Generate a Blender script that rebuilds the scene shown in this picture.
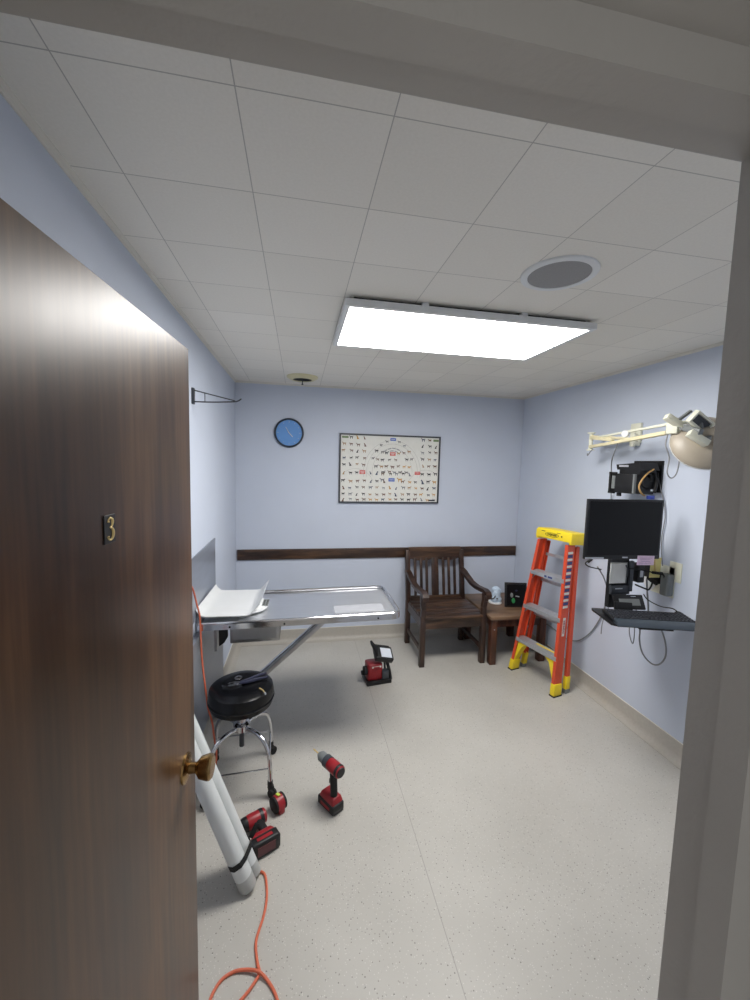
import bpy, bmesh, math, random
from mathutils import Vector, Matrix, Euler
random.seed(7)
C = bpy.context.scene.collection
PI = math.pi
for o in list(bpy.data.objects):
    bpy.data.objects.remove(o)

# ------------------------------------------------------------------ camera
cam = bpy.data.cameras.new('camera')
camo = bpy.data.objects.new('camera', cam); C.objects.link(camo)
camo.location = (0, 0, 1.729)
camo.rotation_euler = (math.radians(84.80), math.radians(-1.449), math.radians(-10.64))
cam.sensor_fit = 'VERTICAL'; cam.sensor_height = 24.0; cam.sensor_width = 18.0
cam.lens = 24.0 * 402.5 / 1000.0
cam.clip_start = 0.01
bpy.context.scene.camera = camo

# ------------------------------------------------------------------ world, exposure
w = bpy.data.worlds.new('world'); bpy.context.scene.world = w
w.use_nodes = True
w.node_tree.nodes['Background'].inputs[0].default_value = (1.0, 0.98, 0.95, 1)
w.node_tree.nodes['Background'].inputs[1].default_value = 0.48
PANEL = 25.0
vs = bpy.context.scene.view_settings
bpy.context.scene.display_settings.display_device = 'sRGB'
vs.view_transform = 'Standard'; vs.look = 'None'; vs.gamma = 1.0; vs.use_curve_mapping = False
vs.exposure = -0.07

# ------------------------------------------------------------------ materials
def s2l(c):
    return tuple(((v / 12.92) if v <= 0.04045 else ((v + 0.055) / 1.055) ** 2.4) for v in c)
def rgb(r, g, b): return s2l((r / 255, g / 255, b / 255)) + (1,)

def mat(name, col, rough=0.5, metal=0.0, var=0.06, scale=12.0, bump=0.0, bscale=60.0, stretch=(1, 1, 1), coat=0.0, spec=0.5):
    m = bpy.data.materials.new(name); m.use_nodes = True
    nt = m.node_tree; b = nt.nodes['Principled BSDF']
    b.inputs['Roughness'].default_value = rough
    b.inputs['Metallic'].default_value = metal
    b.inputs['Coat Weight'].default_value = coat
    b.inputs['Specular IOR Level'].default_value = spec
    tc = nt.nodes.new('ShaderNodeTexCoord'); mp = nt.nodes.new('ShaderNodeMapping')
    mp.inputs['Scale'].default_value = stretch
    nt.links.new(tc.outputs['Object'], mp.inputs['Vector'])
    no = nt.nodes.new('ShaderNodeTexNoise'); no.inputs['Scale'].default_value = scale; no.inputs['Detail'].default_value = 4
    nt.links.new(mp.outputs[0], no.inputs['Vector'])
    ra = nt.nodes.new('ShaderNodeValToRGB')
    ra.color_ramp.elements[0].position = 0.3; ra.color_ramp.elements[1].position = 0.7
    ra.color_ramp.elements[0].color = tuple(c * (1 - var) for c in col[:3]) + (1,)
    ra.color_ramp.elements[1].color = tuple(min(1, c * (1 + var)) for c in col[:3]) + (1,)
    nt.links.new(no.outputs['Fac'], ra.inputs[0]); nt.links.new(ra.outputs[0], b.inputs['Base Color'])
    if bump:
        n2 = nt.nodes.new('ShaderNodeTexNoise'); n2.inputs['Scale'].default_value = bscale
        nt.links.new(mp.outputs[0], n2.inputs['Vector'])
        bp = nt.nodes.new('ShaderNodeBump'); bp.inputs['Strength'].default_value = bump; bp.inputs['Distance'].default_value = 0.002
        nt.links.new(n2.outputs['Fac'], bp.inputs['Height']); nt.links.new(bp.outputs[0], b.inputs['Normal'])
    return m

def wood(name, dark, mid, light, axis='Z', rough=0.35, fine=1.0, coat=0.0):
    m = bpy.data.materials.new(name); m.use_nodes = True
    nt = m.node_tree; L = nt.links; b = nt.nodes['Principled BSDF']
    b.inputs['Roughness'].default_value = rough; b.inputs['Coat Weight'].default_value = coat
    tc = nt.nodes.new('ShaderNodeTexCoord')
    def noise(sc, k, det=5, dis=0.0):
        mp = nt.nodes.new('ShaderNodeMapping')
        s = [sc, sc, sc]; s['XYZ'.index(axis)] = sc * k
        mp.inputs['Scale'].default_value = s
        L.new(tc.outputs['Object'], mp.inputs['Vector'])
        n = nt.nodes.new('ShaderNodeTexNoise'); n.inputs['Scale'].default_value = 1; n.inputs['Detail'].default_value = det
        n.inputs['Distortion'].default_value = dis
        L.new(mp.outputs[0], n.inputs['Vector']); return n
    n1 = noise(7 * fine, 0.16, 6, 0.6); n2 = noise(70 * fine, 0.05, 4)
    mx = nt.nodes.new('ShaderNodeMath'); mx.operation = 'MULTIPLY_ADD'
    L.new(n2.outputs['Fac'], mx.inputs[0]); mx.inputs[1].default_value = 0.45
    L.new(n1.outputs['Fac'], mx.inputs[2])
    r = nt.nodes.new('ShaderNodeValToRGB'); e = r.color_ramp.elements
    e[0].position = 0.5; e[0].color = dark; e[1].position = 0.95; e[1].color = light
    k = e.new(0.72); k.color = mid
    L.new(mx.outputs[0], r.inputs[0]); L.new(r.outputs[0], b.inputs['Base Color'])
    bp = nt.nodes.new('ShaderNodeBump'); bp.inputs['Strength'].default_value = 0.06; bp.inputs['Distance'].default_value = 0.001
    L.new(n2.outputs['Fac'], bp.inputs['Height']); L.new(bp.outputs[0], b.inputs['Normal'])
    mr = nt.nodes.new('ShaderNodeMapRange'); mr.inputs['To Min'].default_value = rough - 0.06; mr.inputs['To Max'].default_value = rough + 0.10
    L.new(n1.outputs['Fac'], mr.inputs['Value']); L.new(mr.outputs[0], b.inputs['Roughness'])
    return m

def floor_material():
    m = bpy.data.materials.new('speckled_sheet_vinyl'); m.use_nodes = True
    nt = m.node_tree; L = nt.links; b = nt.nodes['Principled BSDF']
    b.inputs['Roughness'].default_value = 0.42
    tc = nt.nodes.new('ShaderNodeTexCoord')
    n = nt.nodes.new('ShaderNodeTexNoise'); n.inputs['Scale'].default_value = 2.2; n.inputs['Detail'].default_value = 6
    L.new(tc.outputs['Object'], n.inputs['Vector'])
    r = nt.nodes.new('ShaderNodeValToRGB'); r.color_ramp.elements[0].position = 0.3; r.color_ramp.elements[1].position = 0.7
    r.color_ramp.elements[0].color = FLOORC[0]; r.color_ramp.elements[1].color = FLOORC[1]
    L.new(n.outputs['Fac'], r.inputs[0])
    cur = r.outputs[0]
    for sc, lo, hi, col, amt in ((78, 0.14, 0.20, rgb(118, 112, 106), 0.7), (46, 0.09, 0.13, rgb(96, 92, 88), 0.8), (120, 0.18, 0.24, rgb(226, 224, 218), 0.5)):
        v = nt.nodes.new('ShaderNodeTexVoronoi'); v.inputs['Scale'].default_value = sc
        L.new(tc.outputs['Object'], v.inputs['Vector'])
        # only a share of the cells carries a chip
        sh = nt.nodes.new('ShaderNodeSeparateColor'); L.new(v.outputs['Color'], sh.inputs[0])
        g = nt.nodes.new('ShaderNodeMath'); g.operation = 'GREATER_THAN'; g.inputs[1].default_value = 0.48
        L.new(sh.outputs[0], g.inputs[0])
        mr = nt.nodes.new('ShaderNodeMapRange'); mr.inputs['From Min'].default_value = lo; mr.inputs['From Max'].default_value = hi
        mr.inputs['To Min'].default_value = amt; mr.inputs['To Max'].default_value = 0
        L.new(v.outputs['Distance'], mr.inputs['Value'])
        mu = nt.nodes.new('ShaderNodeMath'); mu.operation = 'MULTIPLY'; L.new(mr.outputs[0], mu.inputs[0]); L.new(g.outputs[0], mu.inputs[1])
        mx = nt.nodes.new('ShaderNodeMix'); mx.data_type = 'RGBA'
        L.new(mu.outputs[0], mx.inputs[0]); L.new(cur, mx.inputs[6]); mx.inputs[7].default_value = col
        cur = mx.outputs[2]
    # welded seam between the two rolls, x = 0.555
    sp = nt.nodes.new('ShaderNodeSeparateXYZ'); L.new(tc.outputs['Object'], sp.inputs[0])
    a = nt.nodes.new('ShaderNodeMath'); a.operation = 'SUBTRACT'; a.inputs[1].default_value = 0.548; L.new(sp.outputs[0], a.inputs[0])
    a2 = nt.nodes.new('ShaderNodeMath'); a2.operation = 'ABSOLUTE'; L.new(a.outputs[0], a2.inputs[0])
    a3 = nt.nodes.new('ShaderNodeMath'); a3.operation = 'LESS_THAN'; a3.inputs[1].default_value = 0.0016; L.new(a2.outputs[0], a3.inputs[0])
    a4 = nt.nodes.new('ShaderNodeMath'); a4.operation = 'MULTIPLY'; a4.inputs[1].default_value = 0.45; L.new(a3.outputs[0], a4.inputs[0])
    mx = nt.nodes.new('ShaderNodeMix'); mx.data_type = 'RGBA'
    L.new(a4.outputs[0], mx.inputs[0]); L.new(cur, mx.inputs[6]); mx.inputs[7].default_value = rgb(110, 104, 98)
    L.new(mx.outputs[2], b.inputs['Base Color'])
    return m

TX0, TSX, TY0, TSY = -0.4328, 0.3082, 0.8621, 0.3057     # the ceiling tile grid
def ceiling_material():
    m = bpy.data.materials.new('acoustic_tile'); m.use_nodes = True
    nt = m.node_tree; L = nt.links; b = nt.nodes['Principled BSDF']
    b.inputs['Roughness'].default_value = 0.9
    tc = nt.nodes.new('ShaderNodeTexCoord')
    sp = nt.nodes.new('ShaderNodeSeparateXYZ'); L.new(tc.outputs['Object'], sp.inputs[0])
    def M(op, a, bb=None):
        n = nt.nodes.new('ShaderNodeMath'); n.operation = op
        for i, v in enumerate((a, bb)):
            if v is None: continue
            if isinstance(v, (int, float)): n.inputs[i].default_value = v
            else: L.new(v, n.inputs[i])
        return n.outputs[0]
    def grid(ax, o, s, wd):
        t = M('DIVIDE', M('SUBTRACT', sp.outputs[ax], o), s)
        f = M('SUBTRACT', t, M('ROUND', t))
        return M('LESS_THAN', M('MULTIPLY', M('ABSOLUTE', f), s), wd), M('FLOOR', t)
    gx, ix = grid(0, TX0, TSX, 0.0013); gy, iy = grid(1, TY0, TSY, 0.0013)
    g = M('MAXIMUM', gx, gy)
    cm = nt.nodes.new('ShaderNodeCombineXYZ'); L.new(ix, cm.inputs[0]); L.new(iy, cm.inputs[1])
    wn = nt.nodes.new('ShaderNodeTexWhiteNoise'); wn.noise_dimensions = '3D'; L.new(cm.outputs[0], wn.inputs['Vector'])
    n = nt.nodes.new('ShaderNodeTexNoise'); n.inputs['Scale'].default_value = 140; n.inputs['Detail'].default_value = 3
    L.new(tc.outputs['Object'], n.inputs['Vector'])
    k = M('ADD', M('MULTIPLY', wn.outputs['Value'], 0.35), M('MULTIPLY', n.outputs['Fac'], 0.65))
    r = nt.nodes.new('ShaderNodeValToRGB'); e = r.color_ramp.elements
    e[0].position = 0.2; e[0].color = CEILC[0]; e[1].position = 0.8; e[1].color = CEILC[1]
    L.new(k, r.inputs[0])
    mx = nt.nodes.new('ShaderNodeMix'); mx.data_type = 'RGBA'
    L.new(M('MULTIPLY', g, 0.45), mx.inputs[0]); L.new(r.outputs[0], mx.inputs[6]); mx.inputs[7].default_value = rgb(70, 64, 58)
    L.new(mx.outputs[2], b.inputs['Base Color'])
    bp = nt.nodes.new('ShaderNodeBump'); bp.inputs['Strength'].default_value = 0.25; bp.inputs['Distance'].default_value = 0.002
    L.new(M('SUBTRACT', M('MULTIPLY', n.outputs['Fac'], 0.4), g), bp.inputs['Height']); L.new(bp.outputs[0], b.inputs['Normal'])
    return m

FLOORC = (rgb(178, 175, 168), rgb(190, 187, 180))
CEILC = (rgb(229, 225, 215), rgb(239, 235, 226))
m_floor = floor_material(); m_ceil = ceiling_material()
m_wall = mat('pale_blue_grey_paint', rgb(200, 208, 223), 0.6, var=0.02, scale=3, bump=0.15, bscale=180)
m_cove = mat('beige_cove_vinyl', rgb(178, 173, 164), 0.45, var=0.05, scale=60)
m_mould = mat('cream_moulding', rgb(218, 215, 206), 0.5, var=0.03)
m_frame = mat('taupe_gloss_paint', rgb(184, 182, 179), 0.38, var=0.03, scale=8, bump=0.25, bscale=120)
m_door = wood('walnut_veneer', rgb(42, 26, 15), rgb(72, 48, 30), rgb(106, 76, 50), 'Z', 0.30, 1.0, 0.0)
m_door.node_tree.nodes['Principled BSDF'].inputs['Specular IOR Level'].default_value = 0.40
m_dark = wood('dark_stained_wood', rgb(30, 20, 17), rgb(52, 35, 28), rgb(82, 58, 44), 'Z', 0.35, 3.0)
m_darkx = wood('dark_stained_wood_lengthwise', rgb(34, 23, 18), rgb(60, 42, 32), rgb(96, 70, 50), 'X', 0.38, 3.0)
m_tabtop = wood('worn_oak_top', rgb(84, 64, 48), rgb(112, 88, 68), rgb(140, 114, 90), 'X', 0.4, 2.0)
m_red_wood = wood('red_brown_wood', rgb(46, 25, 18), rgb(74, 42, 30), rgb(104, 66, 46), 'Z', 0.35, 3.0)
m_steel = mat('brushed_stainless', rgb(222, 224, 228), 0.40, 1.0, 0.04, 6, 0.08, 90, (1, 30, 30))
m_steel2 = mat('dull_stainless', rgb(176, 176, 176), 0.4, 1.0, 0.05, 6, 0.05, 90, (4, 4, 1))
m_chrome = mat('chrome', rgb(205, 205, 208), 0.12, 1.0, 0.03)
m_greypanel = mat('grey_laminate', rgb(140, 146, 158), 0.3, 0.35, 0.05, 4, stretch=(1, 1, 8))
m_black = mat('black_plastic', rgb(17, 17, 19), 0.45, 0, 0.1, 30, 0.1, 200)
m_black2 = mat('black_rubber', rgb(20, 20, 21), 0.75, 0, 0.1, 30, 0.2, 200)
m_vinyl = mat('black_vinyl', rgb(9, 10, 14), 0.26, 0, 0.1, 20, 0.10, 150, spec=0.3)
m_screen = mat('dark_screen', rgb(8, 8, 10), 0.35, 0, 0.02, spec=0.25)
m_white = mat('white_plastic', rgb(224, 226, 226), 0.35, 0, 0.02)
m_tube = mat('frosted_white_tube', rgb(214, 218, 218), 0.28, 0, 0.05, 6, stretch=(4, 4, 1))
m_tubeend = mat('milky_tube_end', rgb(176, 178, 176), 0.35, 0, 0.06, 20)
m_paper = mat('white_paper', rgb(226, 226, 220), 0.7, 0, 0.03, 20)
m_pink = mat('pink_note_paper', rgb(222, 196, 216), 0.7, 0, 0.08, 60)
m_yellownote = mat('yellow_note_paper', rgb(226, 212, 140), 0.7, 0, 0.04, 20)
m_cream = mat('aged_cream_enamel', rgb(226, 216, 178), 0.4, 0, 0.05, 20)
m_ivory = mat('ivory_enamel', rgb(226, 226, 208), 0.38, 0, 0.04, 20)
m_dish = mat('beige_dish', rgb(166, 156, 140), 0.4, 0, 0.05, 14)
m_brass = mat('aged_brass', rgb(158, 128, 84), 0.26, 1.0, 0.15, 30)
m_gold = mat('gold_paint', rgb(214, 190, 130), 0.4, 0.3, 0.05)
m_orange = mat('orange_fibreglass', rgb(214, 78, 46), 0.4, 0, 0.08, 30, 0.1, 120, (4, 4, 1))
m_yellow = mat('yellow_plastic', rgb(242, 214, 40), 0.4, 0, 0.05, 20)
m_alu = mat('ribbed_aluminium', rgb(196, 198, 202), 0.42, 0.75, 0.06, 40)
m_red = mat('red_plastic', rgb(150, 27, 36), 0.38, 0, 0.1, 40)
m_badge = mat('maroon_label', rgb(96, 52, 56), 0.5, 0, 0.1, 90)
m_cord = mat('orange_cord_rubber', rgb(214, 110, 80), 0.5, 0, 0.08, 40)
m_grey = mat('grey_plastic', rgb(118, 122, 122), 0.5, 0, 0.05)
m_darkgrey = mat('dark_grey_plastic', rgb(58, 62, 68), 0.42, 0, 0.06)
m_edgehighlight = mat('slate_edge_highlight', rgb(54, 62, 70), 0.3, 0, 0.05)  # paler slate tone paints the highlight along the keyboard's front edge
m_cable = mat('grey_cable', rgb(128, 130, 134), 0.5, 0, 0.05)
m_navy = mat('navy_rubber', rgb(30, 34, 62), 0.45, 0, 0.06)
m_clockface = mat('blue_clock_face', rgb(100, 154, 218), 0.45, 0, 0.05, 6)
m_clockring = mat('dark_navy_rim', rgb(26, 38, 56), 0.35, 0, 0.05)
m_amber = mat('amber_cable', rgb(190, 150, 90), 0.5, 0, 0.05)
m_blue = mat('blue_plastic', rgb(52, 72, 168), 0.45, 0, 0.05)
m_green = mat('green_ink', rgb(40, 130, 70), 0.5, 0, 0.05)
m_speaker = mat('grey_speaker_mesh', rgb(150, 149, 148), 0.7, 0, 0.06, 300)
m_ventc = mat('cream_vent_enamel', rgb(216, 208, 168), 0.45, 0, 0.04)
m_hole = mat('dark_recess', rgb(24, 22, 20), 0.9, 0, 0.04)
m_ltblue = mat('pale_blue_figure', rgb(196, 214, 232), 0.45, 0, 0.06, 30)
m_keys = mat('charcoal_keys', rgb(44, 46, 52), 0.5, 0, 0.1, 100)
m_silver = mat('silver_print', rgb(190, 192, 198), 0.4, 0.4, 0.04)
m_lens = mat('pale_lens', rgb(222, 228, 238), 0.25, 0, 0.03)
m_labelblue = mat('blue_label', rgb(52, 66, 120), 0.5, 0, 0.05)
m_greenflash = mat('yellow_green_blade', rgb(200, 220, 90), 0.45, 0, 0.04)
inks = [mat('ink_' + n, c, 0.7, 0, 0.08, 90) for n, c in (
    ('black', rgb(44, 42, 44)), ('brown', rgb(104, 74, 56)), ('tan', rgb(166, 132, 96)), ('grey', rgb(120, 124, 130)),
    ('gold', rgb(196, 150, 80)), ('slate', rgb(70, 80, 100)), ('red', rgb(206, 88, 84)), ('blue', rgb(62, 98, 190)), ('olive', rgb(120, 140, 100)), ('line', rgb(176, 174, 170)))]

# ------------------------------------------------------------------ geometry helper
class MB:
    def __init__(s, M=None):
        s.bm = bmesh.new(); s.M = M or Matrix(); s.mi = 0
    def _fin(s, faces, verts, T=None):
        T = s.M @ (T or Matrix())
        for v in verts: v.co = T @ v.co
        for f in faces: f.material_index = s.mi
    def box(s, c, size, rot=(0, 0, 0), bev=0.0, seg=2, taper=None):
        g = bmesh.ops.create_cube(s.bm, size=1.0); vs_ = g['verts']
        for v in vs_:
            v.co = Vector((v.co.x * size[0], v.co.y * size[1], v.co.z * size[2]))
            if taper and v.co.z > 0: v.co.x *= taper[0]; v.co.y *= taper[1]
        if bev:
            ed = list({e for v in vs_ for e in v.link_edges})
            r = bmesh.ops.bevel(s.bm, geom=ed, offset=bev, segments=seg, affect='EDGES', profile=0.5)
            fs = {f for f in r['faces']}; stack = list(fs)
            while stack:
                f = stack.pop()
                for e in f.edges:
                    for k in e.link_faces:
                        if k not in fs: fs.add(k); stack.append(k)
            vs_ = list({v for f in fs for v in f.verts})
        else: fs = {f for v in vs_ for f in v.link_faces}
        s._fin(fs, vs_, Matrix.Translation(c) @ Euler(rot).to_matrix().to_4x4())
        return s
    def bar(s, p0, p1, wx, wy, up=(0, 0, 1), bev=0.0):
        p0, p1 = Vector(p0), Vector(p1); d = p1 - p0; z = d.normalized(); u = Vector(up)
        x = u.cross(z)
        if x.length < 1e-4: x = Vector((1, 0, 0)).cross(z)
        x.normalize(); y = z.cross(x)
        R = Matrix((x, y, z)).transposed().to_4x4()
        old = s.M; s.M = old @ Matrix.Translation((p0 + p1) / 2) @ R
        s.box((0, 0, 0), (wx, wy, d.length), bev=bev); s.M = old
        return s
    def lathe(s, prof, c=(0, 0, 0), axis=(0, 0, 1), n=24, cap=True):
        z = Vector(axis).normalized(); q = z.to_track_quat('Z', 'Y').to_matrix().to_4x4()
        T = Matrix.Translation(c) @ q; rings = []; vs_ = []
        for r, h in prof:
            ring = [s.bm.verts.new((max(r, 1e-5) * math.cos(2 * PI * i / n), max(r, 1e-5) * math.sin(2 * PI * i / n), h)) for i in range(n)]
            rings.append(ring); vs_ += ring
        fs = []
        for a, b in zip(rings, rings[1:]):
            for i in range(n): fs.append(s.bm.faces.new((a[i], a[(i + 1) % n], b[(i + 1) % n], b[i])))
        if cap:
            fs.append(s.bm.faces.new(rings[0][::-1])); fs.append(s.bm.faces.new(rings[-1]))
        s._fin(fs, vs_, T); return s
    def cyl(s, p0, p1, r0, r1=None, n=20):
        p0, p1 = Vector(p0), Vector(p1); r1 = r0 if r1 is None else r1; d = p1 - p0
        return s.lathe([(r0, 0), (r1, d.length)], p0, d, n)
    def ell(s, c, r, rot=(0, 0, 0), n=18):
        old = s.M; s.M = old @ Matrix.Translation(c) @ Euler(rot).to_matrix().to_4x4() @ Matrix.Diagonal((r[0], r[1], r[2], 1))
        prof = [(math.sin(PI * i / 10), -math.cos(PI * i / 10)) for i in range(11)]
        s.lathe(prof, n=n); s.M = old; return s
    def tube(s, pts, r, n=8, smooth=6, closed=False):
        P = [Vector(p) for p in pts]
        if smooth and len(P) > 2:
            Q = []; m = len(P)
            rng = range(m if closed else m - 1)
            for i in rng:
                if closed: a, b, c, d = P[(i - 1) % m], P[i], P[(i + 1) % m], P[(i + 2) % m]
                else: a, b, c, d = P[max(i - 1, 0)], P[i], P[i + 1], P[min(i + 2, m - 1)]
                for k in range(smooth):
                    t = k / smooth
                    Q.append(0.5 * ((2 * b) + (-a + c) * t + (2 * a - 5 * b + 4 * c - d) * t * t + (-a + 3 * b - 3 * c + d) * t ** 3))
            if not closed: Q.append(P[-1])
            P = Q
        m = len(P); rings = []; vs_ = []; fs = []
        rr = r if callable(r) else (lambda t: r)
        up = None
        for i, p in enumerate(P):
            t = (P[(i + 1) % m] - P[i - 1]) if closed else (P[min(i + 1, m - 1)] - P[max(i - 1, 0)])
            t.normalize()
            if up is None:
                up = Vector((0, 0, 1)) if abs(t.z) < 0.9 else Vector((1, 0, 0))
            x = up.cross(t); x.normalize(); y = t.cross(x); up = y
            R_ = rr(i / max(1, m - 1))
            ring = [s.bm.verts.new(p + (x * math.cos(2 * PI * k / n) + y * math.sin(2 * PI * k / n)) * R_) for k in range(n)]
            rings.append(ring); vs_ += ring
        pr = list(zip(rings, rings[1:])) + ([(rings[-1], rings[0])] if closed else [])
        for a, b in pr:
            for k in range(n): fs.append(s.bm.faces.new((a[k], a[(k + 1) % n], b[(k + 1) % n], b[k])))
        if not closed:
            fs.append(s.bm.faces.new(rings[0][::-1])); fs.append(s.bm.faces.new(rings[-1]))
        s._fin(fs, vs_); return s
    def prism(s, poly, ext):
        """poly: 3-D points of one flat outline, ext: the vector it is extruded by"""
        e = Vector(ext); A = [s.bm.verts.new(Vector(p)) for p in poly]; B = [s.bm.verts.new(Vector(p) + e) for p in poly]
        n = len(A); fs = [s.bm.faces.new(A[::-1]), s.bm.faces.new(B)]
        for i in range(n): fs.append(s.bm.faces.new((A[i], A[(i + 1) % n], B[(i + 1) % n], B[i])))
        s._fin(fs, A + B); return s
    def quad(s, pts):
        A = [s.bm.verts.new(Vector(p)) for p in pts]; s._fin([s.bm.faces.new(A)], A); return s
    def channel(s, p0, p1, web, fl, th, out, side):
        """C-section rail from p0 to p1: the web lies along 'side', flanges point along 'out'"""
        p0, p1 = Vector(p0), Vector(p1); o = Vector(out).normalized(); d = Vector(side).normalized()
        prof = [(-web / 2, 0), (web / 2, 0), (web / 2, fl), (web / 2 - th, fl), (web / 2 - th, th), (-web / 2 + th, th), (-web / 2 + th, fl), (-web / 2, fl)]
        s.prism([p0 + d * a + o * b for a, b in prof], p1 - p0); return s

WM = {}
def finish(name, mb, mats, parent=None, ang=35):
    bm = mb.bm
    if parent is not None:
        inv = WM[parent].inverted()
        for v in bm.verts: v.co = inv @ v.co
    bmesh.ops.recalc_face_normals(bm, faces=bm.faces[:])
    me = bpy.data.meshes.new(name); bm.to_mesh(me); bm.free()
    for m in (mats if isinstance(mats, (list, tuple)) else [mats]): me.materials.append(m)
    for p in me.polygons: p.use_smooth = True
    me.set_sharp_from_angle(angle=math.radians(ang))
    o = bpy.data.objects.new(name, me); C.objects.link(o)
    if parent is not None: o.parent = parent; WM[o] = WM[parent]
    else: WM[o] = Matrix()
    return o
def part(name, mb, mats, parent, label=None, ang=35):
    o = finish(name, mb, mats, parent, ang)
    if label: o['label'] = label
    return o
def thing(name, label, cat, loc=(0, 0, 0), rz=0.0, M=None, group=None):
    o = bpy.data.objects.new(name, None); C.objects.link(o); o.empty_display_size = 0.05
    M = M or (Matrix.Translation(loc) @ Matrix.Rotation(rz, 4, 'Z'))
    o.matrix_world = M; WM[o] = M
    o['label'] = label; o['category'] = cat
    if group: o['group'] = group
    return o
def solo(name, mb, mats, label, cat, loc, group=None):
    """a thing that is one mesh, its origin at loc"""
    for v in mb.bm.verts: v.co -= Vector(loc)
    o = finish(name, mb, mats); o.location = loc; o['label'] = label; o['category'] = cat
    WM[o] = Matrix.Translation(loc)
    if group: o['group'] = group
    return o
def struct(name, mb, mats, parent=None):
    o = finish(name, mb, mats, parent)
    if parent is None: o['kind'] = 'structure'
    return o
def text_into(mb, body, size, M, depth=0.0004, bold=0.0, shear=0.0):
    cu = bpy.data.curves.new('t', 'FONT'); cu.body = body; cu.size = size; cu.align_x = 'CENTER'; cu.align_y = 'CENTER'
    cu.extrude = depth; cu.offset = bold; cu.shear = shear; cu.resolution_u = 3
    o = bpy.data.objects.new('t', cu); me = bpy.data.meshes.new_from_object(o)
    n0 = len(mb.bm.verts); f0 = len(mb.bm.faces)
    mb.bm.from_mesh(me); mb.bm.verts.ensure_lookup_table(); mb.bm.faces.ensure_lookup_table()
    T = mb.M @ M
    for v in mb.bm.verts[n0:]: v.co = T @ v.co
    for f in mb.bm.faces[f0:]: f.material_index = mb.mi
    bpy.data.objects.remove(o); bpy.data.meshes.remove(me); bpy.data.curves.remove(cu)

# ------------------------------------------------------------------ the room
H = 2.429; XL = -0.565; XR = 2.245; YB = 3.82; WF, WBK = 0.290, 0.130   # room-side and hall-side faces of the doorway wall
JL, JR, HD = -0.345, 0.365, 1.990                                        # jamb faces and head soffit
struct('floor', MB().box((0.83, 1.1, -0.05), (4.2, 5.7, 0.1)), m_floor)
struct('ceiling', MB().box((0.83, 2.08, H + 0.04), (3.1, 3.9, 0.08)), m_ceil)
struct('wall_back', MB().box(((XL + XR) / 2, YB + 0.05, 1.2), (3.1, 0.1, 2.5)), m_wall)
struct('wall_left', MB().box((XL - 0.05, 1.99, 1.2), (0.1, 3.65, 2.5)), m_wall)
struct('wall_right', MB().box((XR + 0.05, 1.99, 1.2), (0.1, 3.65, 2.5)), m_wall)
b = MB()
ym = (WF + WBK) / 2; th = WF - WBK
b.box(((XL - 0.6 + JL - 0.02) / 2, ym, H / 2), (JL - 0.02 - XL + 0.6, th, H + 0.04))
b.box(((JR + 0.02 + XR + 0.4) / 2, ym, H / 2), (XR + 0.4 - JR - 0.02, th, H + 0.04))
b.box(((JL + JR) / 2, ym, (HD + 0.02 + H + 0.02) / 2), (JR - JL + 0.04, th, H - HD + 0.0))
struct('wall_front', b, m_wall)
# door frame: jamb, head and a moulded stop all round
b = MB()
y0, y1 = WBK - 0.012, WF + 0.012
b.box((JR + 0.011, (y0 + y1) / 2, HD / 2), (0.022, y1 - y0, HD))
b.box((JL - 0.011, (y0 + y1) / 2, HD / 2), (0.022, y1 - y0, HD))
b.box(((JL + JR) / 2, (y0 + y1) / 2, HD + 0.011), (JR - JL + 0.044, y1 - y0, 0.022))
S0, S1, S2 = 0.226, 0.236, 0.262
pr = 0.0165
b.prism([(JR, S2, 0), (JR - pr, S2, 0), (JR - pr, S1, 0), (JR, S0, 0)], (0, 0, HD))
b.prism([(JL, S2, 0), (JL, S0, 0), (JL + pr, S1, 0), (JL + pr, S2, 0)], (0, 0, HD))
b.prism([(JL, S2, HD), (JL, S2, HD - pr), (JL, S1, HD - pr), (JL, S0, HD)], (JR - JL, 0, 0))
struct('trim_1', b, m_frame)
b = MB()      # casing on the room side
cw = 0.055
b.box((JR + 0.022 + cw / 2, WF + 0.007, (HD + cw) / 2), (cw, 0.014, HD + cw), bev=0.003)
b.box((JL - 0.022 - cw / 2, WF + 0.007, (HD + cw) / 2), (cw, 0.014, HD + cw), bev=0.003)
b.box(((JL + JR) / 2, WF + 0.0072, HD + 0.022 + cw / 2), (JR - JL + 0.04, 0.014, cw), bev=0.003)
struct('trim_2', b, m_frame)
# cove bases: sheet flooring swept up the wall
def cove(name, a, c, inn):
    a, c, inn = Vector(a), Vector(c), Vector(inn); hgt = 0.118
    prof = [(0, 0), (0.055, 0), (0.055, 0.002), (0.030, 0.006), (0.014, 0.018), (0.006, 0.040), (0.0045, hgt), (0, hgt)]
    b = MB(); b.prism([a + inn * u + Vector((0, 0, v)) for u, v in prof], c - a)
    b.mi = 1; b.prism([a + inn * u + Vector((0, 0, v)) for u, v in [(0, hgt), (0.006, hgt), (0.006, hgt + 0.004), (0, hgt + 0.004)]], c - a)
    o = struct(name, b, [m_cove, m_mould])
cove('baseboard_back', (XL, YB, 0), (XR, YB, 0), (0, -1, 0))
cove('baseboard_left', (XL, WF, 0), (XL, YB, 0), (1, 0, 0))
cove('baseboard_right', (XR, WF, 0), (XR, YB, 0), (-1, 0, 0))
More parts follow.
